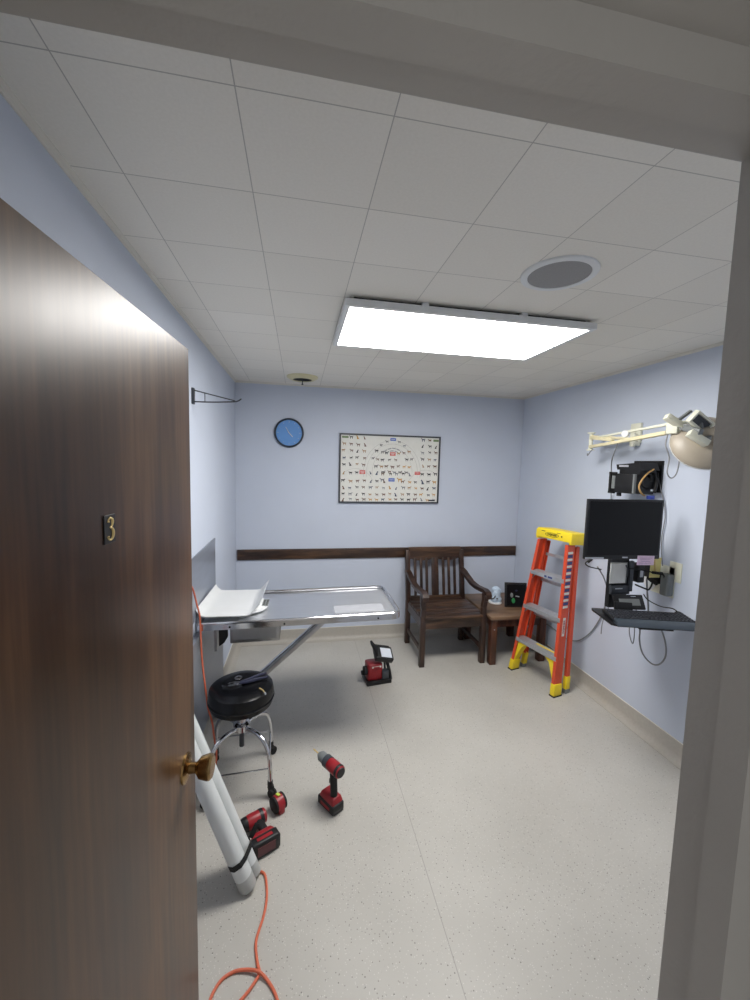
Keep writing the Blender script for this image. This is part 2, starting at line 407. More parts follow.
# small ceiling moulding
def crown(name, a, c, inn):
    a, c, inn = Vector(a), Vector(c), Vector(inn)
    prof = [(0, 0), (0.014, 0), (0.013, -0.004), (0.006, -0.008), (0.004, -0.016), (0, -0.016)]
    struct(name, MB().prism([a + inn * u + Vector((0, 0, v)) for u, v in prof], c - a), m_mould)
crown('trim_3', (XL, YB, H), (XR, YB, H), (0, -1, 0))
crown('trim_4', (XL, WF, H), (XL, YB, H), (1, 0, 0))
crown('trim_5', (XR, WF, H), (XR, YB, H), (-1, 0, 0))

# ------------------------------------------------------------------ door, standing open into the room
DA = math.radians(90 - 3.99)
DM = Matrix.Translation((-0.3045, 0.303, 0.012)) @ Matrix.Rotation(DA, 4, 'Z')   # local x runs along the leaf, -y is the face in view
door = finish('door_1', MB().box((0.362, 0.0175, 0.985), (0.724, 0.035, 1.97), bev=0.0015, seg=1), m_door)
door.matrix_world = DM; WM[door] = DM; door['kind'] = 'structure'
b = MB(DM); kx, kz = 0.657, 0.985
b.lathe([(0.034, 0), (0.033, 0.004), (0.024, 0.008), (0.013, 0.010), (0.012, 0.024), (0.015, 0.027), (0.024, 0.034), (0.029, 0.052), (0.0285, 0.058), (0.024, 0.062), (0.0001, 0.063)], (kx, 0, kz), (0, -1, 0), 28)
b.lathe([(0.034, 0), (0.033, 0.004), (0.024, 0.008), (0.013, 0.010), (0.012, 0.024), (0.015, 0.027), (0.024, 0.034), (0.029, 0.052), (0.0285, 0.058), (0.024, 0.062), (0.0001, 0.063)], (kx, 0.035, kz), (0, 1, 0), 28)
part('door_knob', b, m_brass, door, 'round aged brass knob')
b = MB(DM); px, pz = 0.358, 1.609
b.box((px, -0.001, pz), (0.031, 0.002, 0.043), bev=0.0006, seg=1)
pl = part('number_plaque', b, m_black, door, 'small black plaque with a gold number 3')
b = MB(DM)
pts = [(-0.0065, 0.0125), (-0.0055, 0.0165), (0.0, 0.0195), (0.0060, 0.0165), (0.0072, 0.0110), (0.0048, 0.0050), (-0.0005, 0.0030), (0.0048, 0.0012), (0.0086, -0.0050), (0.0070, -0.0140), (0.0, -0.0190), (-0.0062, -0.0165), (-0.0078, -0.0120)]
def r3(t):
    return 0.0013 + 0.0016 * (math.exp(-((t - 0.30) / 0.10) ** 2) + 1.15 * math.exp(-((t - 0.70) / 0.12) ** 2)) + 0.0016 * (math.exp(-(t / 0.05) ** 2) + math.exp(-((1 - t) / 0.05) ** 2))
b.tube([(px + u * 0.86, -0.0022, pz + v * 0.86) for u, v in pts], lambda q_: 0.86 * r3(q_), 8, 5)
part('number_three', b, m_gold, pl)

# ------------------------------------------------------------------ ceiling fittings
lx0, lx1, ly0, ly1, lz = 0.184, 1.374, 1.738, 2.350, H - 0.045
t = thing('ceiling_light', 'large white rectangular ceiling light panel, switched on', 'ceiling light', ((lx0 + lx1) / 2, (ly0 + ly1) / 2, lz))
fw = 0.022; hz = 0.026
b = MB()
b.box(((lx0 + lx1) / 2, ly0 + fw / 2, lz + hz / 2), (lx1 - lx0, fw, hz)); b.box(((lx0 + lx1) / 2, ly1 - fw / 2, lz + hz / 2), (lx1 - lx0, fw, hz))
b.box((lx0 + fw / 2, (ly0 + ly1) / 2, lz + hz / 2), (fw, ly1 - ly0 - 2 * fw, hz)); b.box((lx1 - fw / 2, (ly0 + ly1) / 2, lz + hz / 2), (fw, ly1 - ly0 - 2 * fw, hz))
b.box(((lx0 + lx1) / 2, (ly0 + ly1) / 2, lz + hz + 0.001), (lx1 - lx0, ly1 - ly0, 0.003))
part('frame', b, m_white, t)
for x in (lx0 + 0.35, lx0 + 0.82):
    for y in (ly0 + 0.02, ly1 - 0.03):
        b = MB(); b.box((x, y, H - 0.008), (0.03, 0.03, 0.015)); part('mounting_clip', b, m_white, t)
b = MB(); b.box(((lx0 + lx1) / 2 , (ly0 + ly1) / 2, H - 0.004), (lx1 - lx0 - 0.08, ly1 - ly0 - 0.06, 0.01))
part('shadow_gap_plate', b, m_hole, t)  # dark colour paints the shadow in the gap above the frame
em = bpy.data.materials.new('lit_diffuser'); em.use_nodes = True
nt = em.node_tree; nt.nodes.remove(nt.nodes['Principled BSDF'])
e_ = nt.nodes.new('ShaderNodeEmission'); e_.inputs[0].default_value = (1.0, 0.975, 0.94, 1); e_.inputs[1].default_value = PANEL
nt.links.new(e_.outputs[0], nt.nodes['Material Output'].inputs[0])
b = MB(); b.box(((lx0 + lx1) / 2, (ly0 + ly1) / 2, lz + 0.007), (lx1 - lx0 - 2 * fw, ly1 - ly0 - 2 * fw, 0.006))
part('diffuser', b, em, t, 'glowing white diffuser')

cx, cy = 0.918, 1.378
t = thing('ceiling_speaker', 'round grey grille speaker in the ceiling, nearer the doorway than the light', 'speaker', (cx, cy, H))
part('trim_ring', MB().lathe([(0.132, 0), (0.131, -0.006), (0.122, -0.010), (0.108, -0.008), (0.106, -0.003), (0.106, 0)], (cx, cy, H), n=48, cap=False), m_white, t)
part('grille', MB().lathe([(0.107, 0), (0.107, -0.006), (0.07, -0.009), (0.001, -0.010)], (cx, cy, H), n=40), m_speaker, t)
cx, cy = 0.022, 3.47
t = thing('ceiling_vent', 'small round cream ceiling vent near the back wall', 'vent', (cx, cy, H))
part('outer_cone', MB().lathe([(0.128, 0), (0.128, -0.008), (0.098, -0.026), (0.078, -0.028), (0.078, -0.024), (0.112, -0.004), (0.112, 0)], (cx, cy, H), n=36, cap=False), m_ventc, t)
part('inner_disc', MB().lathe([(0.100, -0.001), (0.082, -0.020), (0.02, -0.023), (0.001, -0.023)], (cx, cy, H), n=30), m_hole, t, 'dark opening')
part('pull_screw', MB().cyl((cx, cy, H - 0.02), (cx, cy, H - 0.062), 0.004, n=8).cyl((cx, cy, H - 0.058), (cx, cy, H - 0.066), 0.008, n=8), m_darkgrey, t)

# ------------------------------------------------------------------ wall pieces
b = MB().box(((-0.553 + 2.238) / 2, YB - 0.009, 0.857), (2.238 + 0.553, 0.018, 0.098), bev=0.004)
solo('chair_rail', b, m_darkx, 'long dark brown wooden rail board fixed along the back wall', 'wall rail', (0.83, YB, 0.81))

t = thing('wall_clock', 'round blue faced clock with a dark navy rim', 'clock', (-0.092, YB, 1.987))
b = MB(); b.lathe([(0.132, 0), (0.134, 0.018), (0.128, 0.030), (0.118, 0.030), (0.116, 0.020), (0.116, 0.0)], (-0.092, YB, 1.987), (0, -1, 0), 48, cap=False); part('rim', b, m_clockring, t)
b = MB(); b.lathe([(0.118, 0), (0.118, 0.018), (0.001, 0.0185)], (-0.092, YB, 1.987), (0, -1, 0), 40)
f_ = part('dial', b, m_clockface, t)
for k in range(12):
    b = MB(); a = k * PI / 6; r = 0.098
    b.box((-0.092 + r * math.sin(a), YB - 0.0195, 1.987 + r * math.cos(a)), (0.003, 0.001, 0.012 if k % 3 else 0.018), rot=(0, a, 0)); part('hour_mark', b, m_silver, f_)
for L_, a, w_ in ((0.05, math.radians(138), 0.006), (0.06, math.radians(-30), 0.004)):
    b = MB(); c0 = Vector((-0.092, YB - 0.022, 1.987)); d = Vector((math.sin(a), 0, math.cos(a)))
    b.bar(c0 - d * 0.012, c0 + d * L_, w_, 0.0015, up=(0, 1, 0)); part('clock_hand', b, m_paper, t)

# breed poster
PX0, PX1, PZ0, PZ1 = 0.371, 1.364, 1.347, 2.004
t = thing('framed_poster', 'wide framed chart of many small animal figures around printed arches', 'poster', ((PX0 + PX1) / 2, YB, PZ0))
b = MB(); fw = 0.014; yy = YB - 0.011
for (x0, x1, z0, z1) in ((PX0, PX1, PZ0, PZ0 + fw), (PX0, PX1, PZ1 - fw, PZ1), (PX0, PX0 + fw, PZ0 + fw, PZ1 - fw), (PX1 - fw, PX1, PZ0 + fw, PZ1 - fw)):
    b.box(((x0 + x1) / 2, yy, (z0 + z1) / 2), (x1 - x0, 0.022, z1 - z0))
part('frame', b, m_darkgrey, t)
b = MB(); b.box(((PX0 + PX1) / 2, YB - 0.006, (PZ0 + PZ1) / 2), (PX1 - PX0 - 2 * fw, 0.012, PZ1 - PZ0 - 2 * fw))
FY = YB - 0.0125
W_, H_ = PX1 - PX0, PZ1 - PZ0
def PP(u, v): return PX0 + u * W_, PZ1 - v * H_          # u right, v down, 0..1
BEAST = [(-.50, .18), (-.42, .30), (-.30, .36), (-.22, .22), (.30, .22), (.42, .30), (.50, .10), (.42, .12), (.38, -.02), (.36, -.42), (.28, -.42), (.26, -.08), (-.12, -.10), (-.14, -.42), (-.22, -.42), (-.26, .0), (-.32, .14), (-.44, .12)]
HOUND = [(-.50, .30), (-.44, .42), (-.32, .40), (-.26, .24), (.26, .20), (.40, .26), (.52, .36), (.42, .12), (.36, -.40), (.28, -.40), (.22, .0), (-.08, -.06), (-.12, -.40), (-.20, -.40), (-.24, .02), (-.34, .20), (-.46, .22)]
SIT = [(-.30, .34), (-.20, .46), (-.06, .36), (.10, .10), (.26, -.20), (.38, -.38), (-.16, -.40), (-.14, -.10), (-.16, .18), (-.30, .22)]
def beast(u, v, s, ci, flip=False, kind=0):
    x, z = PP(u, v); P_ = (BEAST, HOUND, SIT)[kind]; b.mi = ci
    s *= 1.22; sx = -s if flip else s
    b.prism([(x + p[0] * sx, FY, z + p[1] * s) for p in P_], (0, -0.0006, 0))
def lbl(u, v, w_, h_, ci):
    x, z = PP(u, v); b.mi = ci; b.box((x, FY - 0.0004, z), (w_, 0.001, h_))
rnd = random.Random(3)
rows = [0.055, 0.150, 0.245, 0.345, 0.440, 0.565, 0.680, 0.775, 0.870, 0.950]
def inside_arch(u, v):
    return ((u - 0.52) / 0.22) ** 2 + ((v - 0.62) / 0.50) ** 2 < 1 and v < 0.62
for ri, v in enumerate(rows):
    n = 15
    for k in range(n):
        u = 0.045 + k * (0.91 / (n - 1)) + rnd.uniform(-.006, .006)
        if v < 0.11 and (k in (0, n - 1) or abs(u - 0.52) < 0.05): continue
        if v < 0.50 and 0.27 < u < 0.77: continue
        if 0.53 < v < 0.6 and (0.18 < u < 0.28 or 0.74 < u < 0.82): continue
        if 0.62 < v < 0.72 and 0.46 < u < 0.57: continue
        vv = v + rnd.uniform(-.008, .008)
        big = 1.3 if (0.5 < v < 0.7 and u > 0.82) else 1.0
        beast(u, vv, rnd.uniform(.026, .036) * big, rnd.choice([1, 1, 2, 2, 3, 4, 6, 5, 1]), rnd.random() < .3, rnd.choice([0, 0, 1, 1, 2]))
for rr, n in ((0.235, 9),):
    for k in range(n):
        a = PI * (0.12 + 0.76 * k / (n - 1)); 
        if k == n // 2: continue
        beast(0.52 - rr * 0.88 * math.cos(a), 0.50 - 0.42 * math.sin(a), rnd.uniform(.024, .034), rnd.choice([1, 2, 3, 4, 1]), k % 2 == 0, rnd.choice([0, 1]))
for v, us in ((0.26, (0.42, 0.46, 0.58, 0.63)), (0.36, (0.37, 0.42, 0.49, 0.55, 0.66)), (0.46, (0.36, 0.41, 0.46, 0.52, 0.58, 0.64, 0.69)), (0.545, (0.43, 0.49, 0.54, 0.60, 0.66))):
    for u in us: beast(u, v + rnd.uniform(-.008, .008), rnd.uniform(.026, .036), rnd.choice([1, 2, 3, 1, 5, 4]), rnd.random() < .4, rnd.choice([0, 1, 1]))
beast(0.595, 0.655, 0.045, 5, False, 1); beast(0.42, 0.66, 0.04, 4, False, 1)
lbl(0.52, 0.065, 0.055, 0.026, 8); lbl(0.515, 0.655, 0.06, 0.032, 8)
lbl(0.52, 0.275, 0.055, 0.034, 7); lbl(0.225, 0.550, 0.055, 0.036, 7); lbl(0.775, 0.550, 0.055, 0.030, 7)
lbl(0.055, 0.052, 0.062, 0.018, 9); lbl(0.955, 0.060, 0.055, 0.02, 9); lbl(0.93, 0.955, 0.062, 0.014, 1)
for (u, v, w_, ) in ((0.52, 0.065, .04), (0.515, 0.655, .045), (0.52, 0.265, .042), (0.225, 0.545, .042), (0.775, 0.545, .042), (0.52, .285, .03), (0.225, 0.562, .03)):
    x, z = PP(u, v); b.mi = 0; b.box((x, FY - 0.0012, z), (w_, 0.0006, 0.005))
def arch(cu_, cv, ru, rv, a0, a1, ci=10, r=0.0011):
    b.mi = ci; P_ = []
    for k in range(25):
        a = a0 + (a1 - a0) * k / 24; x, z = PP(cu_ - ru * math.cos(a), cv - rv * math.sin(a)); P_.append((x, FY, z))
    b.tube(P_, r, 4, 0)
for ru, rv in ((0.285, 0.47), (0.255, 0.42), (0.20, 0.36)): arch(0.52, 0.55, ru, rv, -0.15, PI + 0.15)
arch(0.16, 0.86, 0.20, 0.36, 0.95, 2.6); arch(0.86, 0.86, 0.20, 0.36, 0.55, 2.1)
# the two curved title lines, too small to read in the photograph: rows of tiny letter strokes
for rad, vv0, n in ((0.105, 0.335, 26), (0.085, 0.345, 20)):
    for k in range(n):
        if k % 6 == 5: continue
        a = PI * (0.22 + 0.56 * k / (n - 1)); x, z = PP(0.52 - rad * math.cos(a), vv0 - (rad * 1.35) * math.sin(a)); b.mi = 4
        b.box((x, FY - 0.0004, z), (0.005, 0.0008, 0.010), rot=(0, -(a - PI / 2) * -0.6, 0))
part('printed_sheet', b, [m_paper] + inks, t)

# wire bracket on the left wall
t = thing('wire_bracket', 'slim dark triangular wire arm on the left wall beside the door edge', 'wall bracket', (XL, 2.337, 2.031))
b = MB(); b.box((XL + 0.006, 2.337, 2.063), (0.012, 0.03, 0.085), bev=0.002); part('wall_plate', b, m_darkgrey, t)
b = MB(); b.tube([(XL + 0.01, 2.337, 2.094), (-0.36, 2.337, 2.052), (-0.345, 2.337, 2.048)], 0.0032, 8, 0)
b.tube([(XL + 0.01, 2.337, 2.034), (-0.46, 2.337, 2.036), (-0.35, 2.337, 2.044), (-0.325, 2.337, 2.052), (-0.312, 2.337, 2.062)], 0.0036, 8, 4)
b.cyl((-0.50, 2.337, 2.034), (-0.50, 2.337, 2.083), 0.0022, n=8); part('wire_arm', b, m_darkgrey, t)

# ------------------------------------------------------------------ folding steel exam table with its backing panels
b = MB(); b.box((XL + 0.004, 2.30, 1.015), (0.008, 1.12, 0.36), bev=0.001, seg=1)
solo('splash_panel', b, m_greypanel, 'grey metal splash panel on the left wall above the steel table', 'wall panel', (XL, 2.2, 0.835))
b = MB(); b.box((XL + 0.014, 2.46, 0.440), (0.024, 1.10, 0.62), bev=0.002, seg=1)
solo('support_panel', b, m_greypanel, 'grey panel on the left wall below the steel table', 'wall panel', (XL, 2.2, 0.125))

TZ = 0.82
TB = Matrix.Translation((-0.54, 2.3, TZ)) @ Matrix.Rotation(math.radians(-0.75), 4, 'Y') @ Matrix.Translation((0.54, -2.3, -TZ))
t = thing('exam_table', 'stainless steel fold-down examination table projecting from the left wall', 'exam table', (XL, 2.56, 0.0))
tx0, tx1, ty0, ty1 = XL + 0.025, 0.607, 2.280, 2.815
b = MB(TB); b.box(((tx0 + tx1) / 2, (ty0 + ty1) / 2, TZ - 0.014), (tx1 - tx0 - 0.02, ty1 - ty0 - 0.02, 0.006))
part('table_top', b, m_steel, t)
# rolled rim: a deep outer skirt and a round lip
cr = 0.055
def rim_path(off):
    P_ = [(tx0, ty0 - off), (tx1 - cr, ty0 - off)]
    for k in range(1, 6): a = -PI / 2 + (PI / 2) * k / 6; P_.append((tx1 - cr + (cr + off) * math.cos(a), ty0 + cr + (cr + off) * math.sin(a)))
    P_ += [(tx1 + off, ty0 + cr), (tx1 + off, ty1 - cr)]
    for k in range(1, 6): a = (PI / 2) * k / 6; P_.append((tx1 - cr + (cr + off) * math.cos(a), ty1 - cr + (cr + off) * math.sin(a)))
    P_ += [(tx1 - cr, ty1 + off), (tx0, ty1 + off)]
    return P_
b = MB(TB); Pp = rim_path(0.0)
b.tube([(x, y, TZ) for x, y in Pp], 0.009, 10, 0)
n_ = len(Pp); Po, Pi = rim_path(0.008), rim_path(0.004)
for i in range(n_ - 1):
    b.quad([(*Po[i], TZ), (*Po[i + 1], TZ), (*Po[i + 1], TZ - 0.034), (*Po[i], TZ - 0.034)])
    b.quad([(*Pi[i], TZ), (*Pi[i + 1], TZ), (*Pi[i + 1], TZ - 0.034), (*Pi[i], TZ - 0.034)])
    b.quad([(*Po[i], TZ - 0.034), (*Po[i + 1], TZ - 0.034), (*Pi[i + 1], TZ - 0.034), (*Pi[i], TZ - 0.034)])
part('rim', b, m_chrome, t)
for x in (-0.372, 0.47, -0.075):
    b = MB(TB); b.cyl((x, ty0 - 0.008, TZ - 0.02), (x, ty0 - 0.0105, TZ - 0.02), 0.0055, n=12); part('rim_bolt', b, m_black, t)
b = MB(TB); b.box((-0.250, 2.58, 0.712), (0.285, 0.36, 0.130), bev=0.004); b.box((-0.250, 2.399, 0.712), (0.25, 0.004, 0.09)); part('under_box', b, m_steel2, t)
b = MB(TB); b.prism([(-0.455, 2.40, 0.782), (-0.405, 2.40, 0.782), (-0.405, 2.40, 0.69), (-0.425, 2.40, 0.655), (-0.455, 2.40, 0.635)], (0, 0.012, 0)); part('hinge_bracket', b, m_black, t)
b = MB(TB); b.box((-0.470, 2.43, 0.70), (0.014, 0.10, 0.17)); part('hinge_cheek', b, m_steel2, t)
for yo in (2.51, 2.565):
    b = MB(TB); b.bar((0.265, yo, 0.795), (XL + 0.04, yo, 0.11), 0.026, 0.034, up=(0, 1, 0), bev=0.003)
    part('strut', b, m_chrome if yo > 2.55 else m_steel2, t)
b = MB(TB); b.box((0.265, 2.54, 0.79), (0.07, 0.11, 0.03), bev=0.003); part('strut_bracket', b, m_steel2, t)
b = MB(TB); b.box((XL + 0.036, 2.55, 0.13), (0.022, 0.1, 0.07), bev=0.003); part('strut_bracket', b, m_steel2, t)
b = MB(TB); b.box((0.375, 2.42, TZ - 0.0095), (0.31, 0.13, 0.002)); part('reflection_patch', b, m_silver, t, 'paler rectangular patch painted as a reflection on the steel top')  # thin pale sheet paints a reflection onto the table top

# ------------------------------------------------------------------ baby / pet scale on the table
SM = Matrix.Translation((-0.384, 2.535, TZ - 0.0095)) @ Matrix.Rotation(math.radians(-2), 4, 'Z')
t = thing('tray_scale', 'white tray scale with keypad standing on the left end of the steel table', 'scale', M=SM)
b = MB(SM)
b.box((0.0, 0, 0.024), (0.20, 0.26, 0.026), bev=0.008); part('base', b, m_white, t)
for x in (-0.09, 0.09):
    for y in (-0.1, 0.1): b = MB(SM); b.cyl((x, y, 0.0), (x, y, 0.008), 0.014, n=12); part('rubber_foot', b, m_black2, t)
b = MB(SM); prof = []
tw = 0.135
sec = [(-tw - 0.050, 0.105), (-tw - 0.030, 0.080), (-tw - 0.006, 0.050), (-tw + 0.02, 0.045), (tw - 0.02, 0.045), (tw - 0.002, 0.050), (tw + 0.014, 0.080), (tw + 0.030, 0.118)]
sec = [(-tw - 0.028, 0.088), (-tw - 0.016, 0.066), (-tw + 0.004, 0.049), (-tw + 0.03, 0.045), (tw - 0.03, 0.045), (tw - 0.010, 0.050), (tw + 0.014, 0.076), (tw + 0.046, 0.112)]
low = [(x, z - 0.005) for x, z in sec][::-1]
b.prism([(x, -0.235, z) for x, z in sec + low], (0, 0.47, 0)); part('weighing_tray', b, m_white, t)
b = MB(SM); b.lathe([(0.120, 0.010), (0.128, 0.016), (0.128, 0.034), (0.120, 0.0385), (0.001, 0.039)], (0.075, -0.01, 0), n=36); kp = part('display_pod', b, m_white, t)
b = MB(SM); b.box((0.188, -0.01, 0.0390), (0.036, 0.11, 0.002)); part('keypad', b, m_grey, kp)
b = MB(SM)
for i in range(2):
    for j in range(4): b.box((0.180 + 0.018 * i, -0.045 + 0.024 * j, 0.0405), (0.009, 0.012, 0.002))
part('keypad_buttons', b, m_black, kp)

# ------------------------------------------------------------------ rolling stool
SX, SY, SZ = -0.292, 2.140, 0.542
t = thing('rolling_stool', 'round black vinyl rolling stool with chrome legs beside the steel table', 'stool', (SX, SY, 0))
b = MB(); R_ = 0.166
b.lathe([(0.001, -0.112), (R_ - 0.02, -0.112), (R_ - 0.006, -0.104), (R_, -0.085), (R_ + 0.002, -0.045), (R_ - 0.004, -0.014), (R_ - 0.025, -0.002), (R_ * 0.6, 0.0), (0.001, 0.001)], (SX, SY, SZ), n=48); seat = part('seat', b, m_vinyl, t)
b = MB(); b.lathe([(0.168, -0.008), (0.1715, -0.002), (0.168, 0.004)], (SX, SY, SZ - 0.070), n=48, cap=False); part('seat_piping', b, m_vinyl, seat)
b = MB(); b.cyl((SX, SY, SZ - 0.128), (SX, SY, SZ - 0.11), 0.05, 0.075, 28); b.cyl((SX, SY, 0.285), (SX, SY, SZ - 0.125), 0.024, n=24); b.lathe([(0.034, 0.285), (0.044, 0.290), (0.044, 0.320), (0.030, 0.328)], (SX, SY, 0), n=24); part('hub', b, m_chrome, t)
b = MB(); prof = [(0.0125 + (0.0012 if k % 2 else 0), 0.19 + k * 0.0045) for k in range(46)]; b.lathe(prof, (SX, SY, 0), n=16); part('screw_post', b, m_darkgrey, t)
for k in range(4):
    a = math.radians(-42 + 90 * k); d = Vector((math.cos(a), math.sin(a), 0)); o_ = Vector((SX, SY, 0))
    def q(r, z): return o_ + d * r + Vector((0, 0, z))
    b = MB(); b.tube([q(0.034, 0.302), q(0.08, 0.308), q(0.13, 0.302), q(0.175, 0.275), q(0.203, 0.225), q(0.212, 0.165), q(0.214, 0.075)], 0.0115, 12, 5)
    leg = part('leg', b, m_chrome, t)
    tn = Vector((-d.y, d.x, 0)); b = MB(); c0 = q(0.228, 0.0222)
    b.cyl(q(0.214, 0.055), q(0.214, 0.085), 0.014, n=14); b.bar(q(0.214, 0.06), q(0.227, 0.028), 0.028, 0.016, up=d); cs = part('caster_fork', b, m_black, leg)
    b = MB(); b.lathe([(0.010, -0.014), (0.0205, -0.014), (0.022, -0.011), (0.022, -0.003), (0.017, -0.002), (0.017, 0.002), (0.022, 0.003), (0.022, 0.011), (0.0205, 0.014), (0.010, 0.014)], c0, tn, 24); part('caster_wheel', b, m_black2, cs)
for k in range(4):
    a0, a1 = math.radians(-42 + 90 * k), math.radians(48 + 90 * k); rr_ = 0.210
    b = MB(); b.cyl((SX + rr_ * math.cos(a0), SY + rr_ * math.sin(a0), 0.150), (SX + rr_ * math.cos(a1), SY + rr_ * math.sin(a1), 0.150), 0.0042, n=8); part('foot_rod', b, m_chrome, t)

# pliers, washer and bit on the seat
sz = SZ + 0.0015
KQ = Matrix.Diagonal((0.967, 0.967, 1, 1))
t = thing('slip_pliers', 'navy handled pliers with silver jaws lying on the stool seat', 'pliers', (-0.29, 2.137, sz))
b = MB(KQ)
b.prism([(-0.400, 2.182, sz), (-0.350, 2.196, sz), (-0.325, 2.222, sz), (-0.318, 2.210, sz), (-0.30, 2.206, sz), (-0.298, 2.192, sz), (-0.325, 2.184, sz), (-0.350, 2.176, sz)], (0, 0, 0.008))
b.prism([(-0.400, 2.184, sz + .001), (-0.372, 2.206, sz + .001), (-0.340, 2.220, sz + .001), (-0.306, 2.214, sz + .001), (-0.312, 2.200, sz + .001), (-0.345, 2.208, sz + .001), (-0.370, 2.196, sz + .001)], (0, 0, 0.009))
b.cyl((-0.318, 2.203, sz), (-0.318, 2.203, sz + 0.012), 0.010, n=16); part('jaws', b, m_chrome, t)
for P_ in ([(-0.310, 2.198, sz + 0.008), (-0.27, 2.205, sz + 0.009), (-0.22, 2.228, sz + 0.009), (-0.165, 2.245, sz + 0.009)], [(-0.310, 2.210, sz + 0.008), (-0.27, 2.228, sz + 0.009), (-0.22, 2.265, sz + 0.009), (-0.175, 2.288, sz + 0.009)]):
    b = MB(KQ); b.tube(P_, lambda u: 0.0062 + 0.0022 * math.sin(PI * min(1, u * 1.1)), 8, 5); part('handle', b, m_navy, t)
b = MB(KQ); b.lathe([(0.010, 0), (0.021, 0), (0.021, 0.009), (0.018, 0.011), (0.010, 0.011), (0.010, 0)], (-0.325, 2.258, sz), n=24, cap=False); b.mi = 1; b.cyl((-0.325, 2.258, sz), (-0.325, 2.258, sz + 0.003), 0.010, n=16)
solo('ring_fitting', b, [m_chrome, m_black], 'small silver ring fitting on the stool seat behind the pliers', 'fitting', (-0.314, 2.183, sz))
t = thing('driver_bit', 'short brass coloured driver bit lying near the right edge of the stool seat', 'driver bit', (-0.174, 2.03, sz))
b = MB(KQ); b.tube([(-0.200, 2.142, sz + 0.004), (-0.180, 2.118, sz + 0.0045), (-0.168, 2.092, sz + 0.004)], 0.0035, 6, 3); part('shank', b, m_gold, t)
b = MB(KQ); b.cyl((-0.168, 2.092, sz + 0.005), (-0.163, 2.078, sz + 0.005), 0.0045, n=8); part('tip', b, m_silver, t)

# ------------------------------------------------------------------ bundle of white tubes leaning behind the door
A0 = Vector((-0.173, 1.588, 0.0)); A1 = Vector((-0.485, 1.652, 0.79)); ax = (A1 - A0).normalized()
sd = ax.cross(Vector((0, 0, 1))).normalized()           # across the bundle, horizontal
fr = sd.cross(ax).normalized()
if fr.y > 0: fr = -fr
if sd.x < 0: sd = -sd
t = thing('tube_bundle', 'bundle of long white tubes strapped together, leaning behind the door', 'tube bundle', A0)
Lk = (A1 - A0).length
for i, (u, v, r) in enumerate([(-0.050, 0.0, 0.034), (0.006, 0.008, 0.027), (0.038, -0.020, 0.022)]):
    base = A0 + sd * u + fr * v
    base = base - ax * ((base.z - r * math.sqrt(1 - ax.z ** 2)) / ax.z) + ax * 0.002      # lower rim just on the floor
    b = MB(); b.lathe([(r, 0.05), (r, Lk)], base, ax, 28); tb = part('tube', b, m_tube, t)
    b = MB(); b.lathe([(r * 0.72, 0.003), (r * 0.98, 0.0), (r * 1.01, 0.004), (r * 1.01, 0.052), (r * 0.9, 0.054)], base, ax, 28); part('end_cap', b, m_tubeend, tb)
b = MB(); cc = A0 + ax * 0.135; P_ = []
for u, v in ((-0.087, 0.0), (-0.075, 0.026), (-0.050, 0.036), (-0.02, 0.039), (0.010, 0.041), (0.034, 0.026), (0.070, -0.010), (0.074, -0.022), (0.066, -0.040), (0.046, -0.050), (0.0, -0.042), (-0.050, -0.036), (-0.077, -0.022)):
    P_.append(cc + sd * u + fr * v)
m_ = len(P_)
for i in range(m_):
    a, c = P_[i], P_[(i + 1) % m_]; h_ = ax * 0.011
    ao = a + (a - cc).normalized() * 0.002; co = c + (c - cc).normalized() * 0.002
    b.quad([a - h_, c - h_, c + h_, a + h_]); b.quad([ao - h_, ao + h_, co + h_, co - h_])
    b.quad([a + h_, c + h_, co + h_, ao + h_]); b.quad([a - h_, ao - h_, co - h_, c - h_])
st = part('strap', b, m_black2, t, 'black strap')
b = MB(); s0 = cc + sd * 0.040 + fr * 0.028
b.bar(s0, s0 + Vector((0.026, 0.014, 0.050)), 0.020, 0.003, up=(0, 1, 0)); part('strap_tail', b, m_black2, st)

# ------------------------------------------------------------------ orange extension cord
b = MB(); r = 0.0050
b.tube([(-0.545, 1.30, 0.010), (-0.548, 1.33, 0.20), (-0.550, 1.42, 0.50), (-0.548, 1.62, 0.86), (-0.548, 1.90, 1.04), (-0.548, 2.08, 1.09), (-0.549, 2.19, 1.065), (-0.548, 2.24, 1.019), (-0.534, 2.245, 0.945), (-0.526, 2.25, 0.904), (-0.522, 2.255, 0.852), (-0.515, 2.25, 0.661), (-0.498, 2.22, 0.55), (-0.484, 2.2, 0.47), (-0.471, 2.18, 0.396), (-0.445, 2.15, 0.336), (-0.43, 2.12, 0.274), (-0.411, 2.08, 0.201), (-0.415, 2.06, 0.10), (-0.41, 2.02, 0.02),
        (-0.36, 1.91, r), (-0.285, 1.745, r), (-0.235, 1.645, r), (-0.20, 1.612, r), (-0.165, 1.608, r), (-0.130, 1.590, r), (-0.117, 1.545, r), (-0.112, 1.490, r), (-0.118, 1.430, r), (-0.138, 1.350, r), (-0.128, 1.285, r), (-0.118, 1.252, r + 0.001),
        (-0.135, 1.225, r), (-0.165, 1.195, r), (-0.21, 1.165, r), (-0.255, 1.16, r), (-0.268, 1.20, r), (-0.245, 1.250, r), (-0.205, 1.270, r), (-0.160, 1.266, 0.009), (-0.118, 1.250, 0.0125), (-0.085, 1.222, 0.006), (-0.058, 1.180, r), (-0.045, 1.13, r), (-0.05, 1.05, r), (-0.10, 0.95, r)], r, 8, 6)
solo('extension_cord', b, m_cord, 'orange extension cord running off the steel table and looping on the floor', 'cord', (-0.12, 1.25, 0))

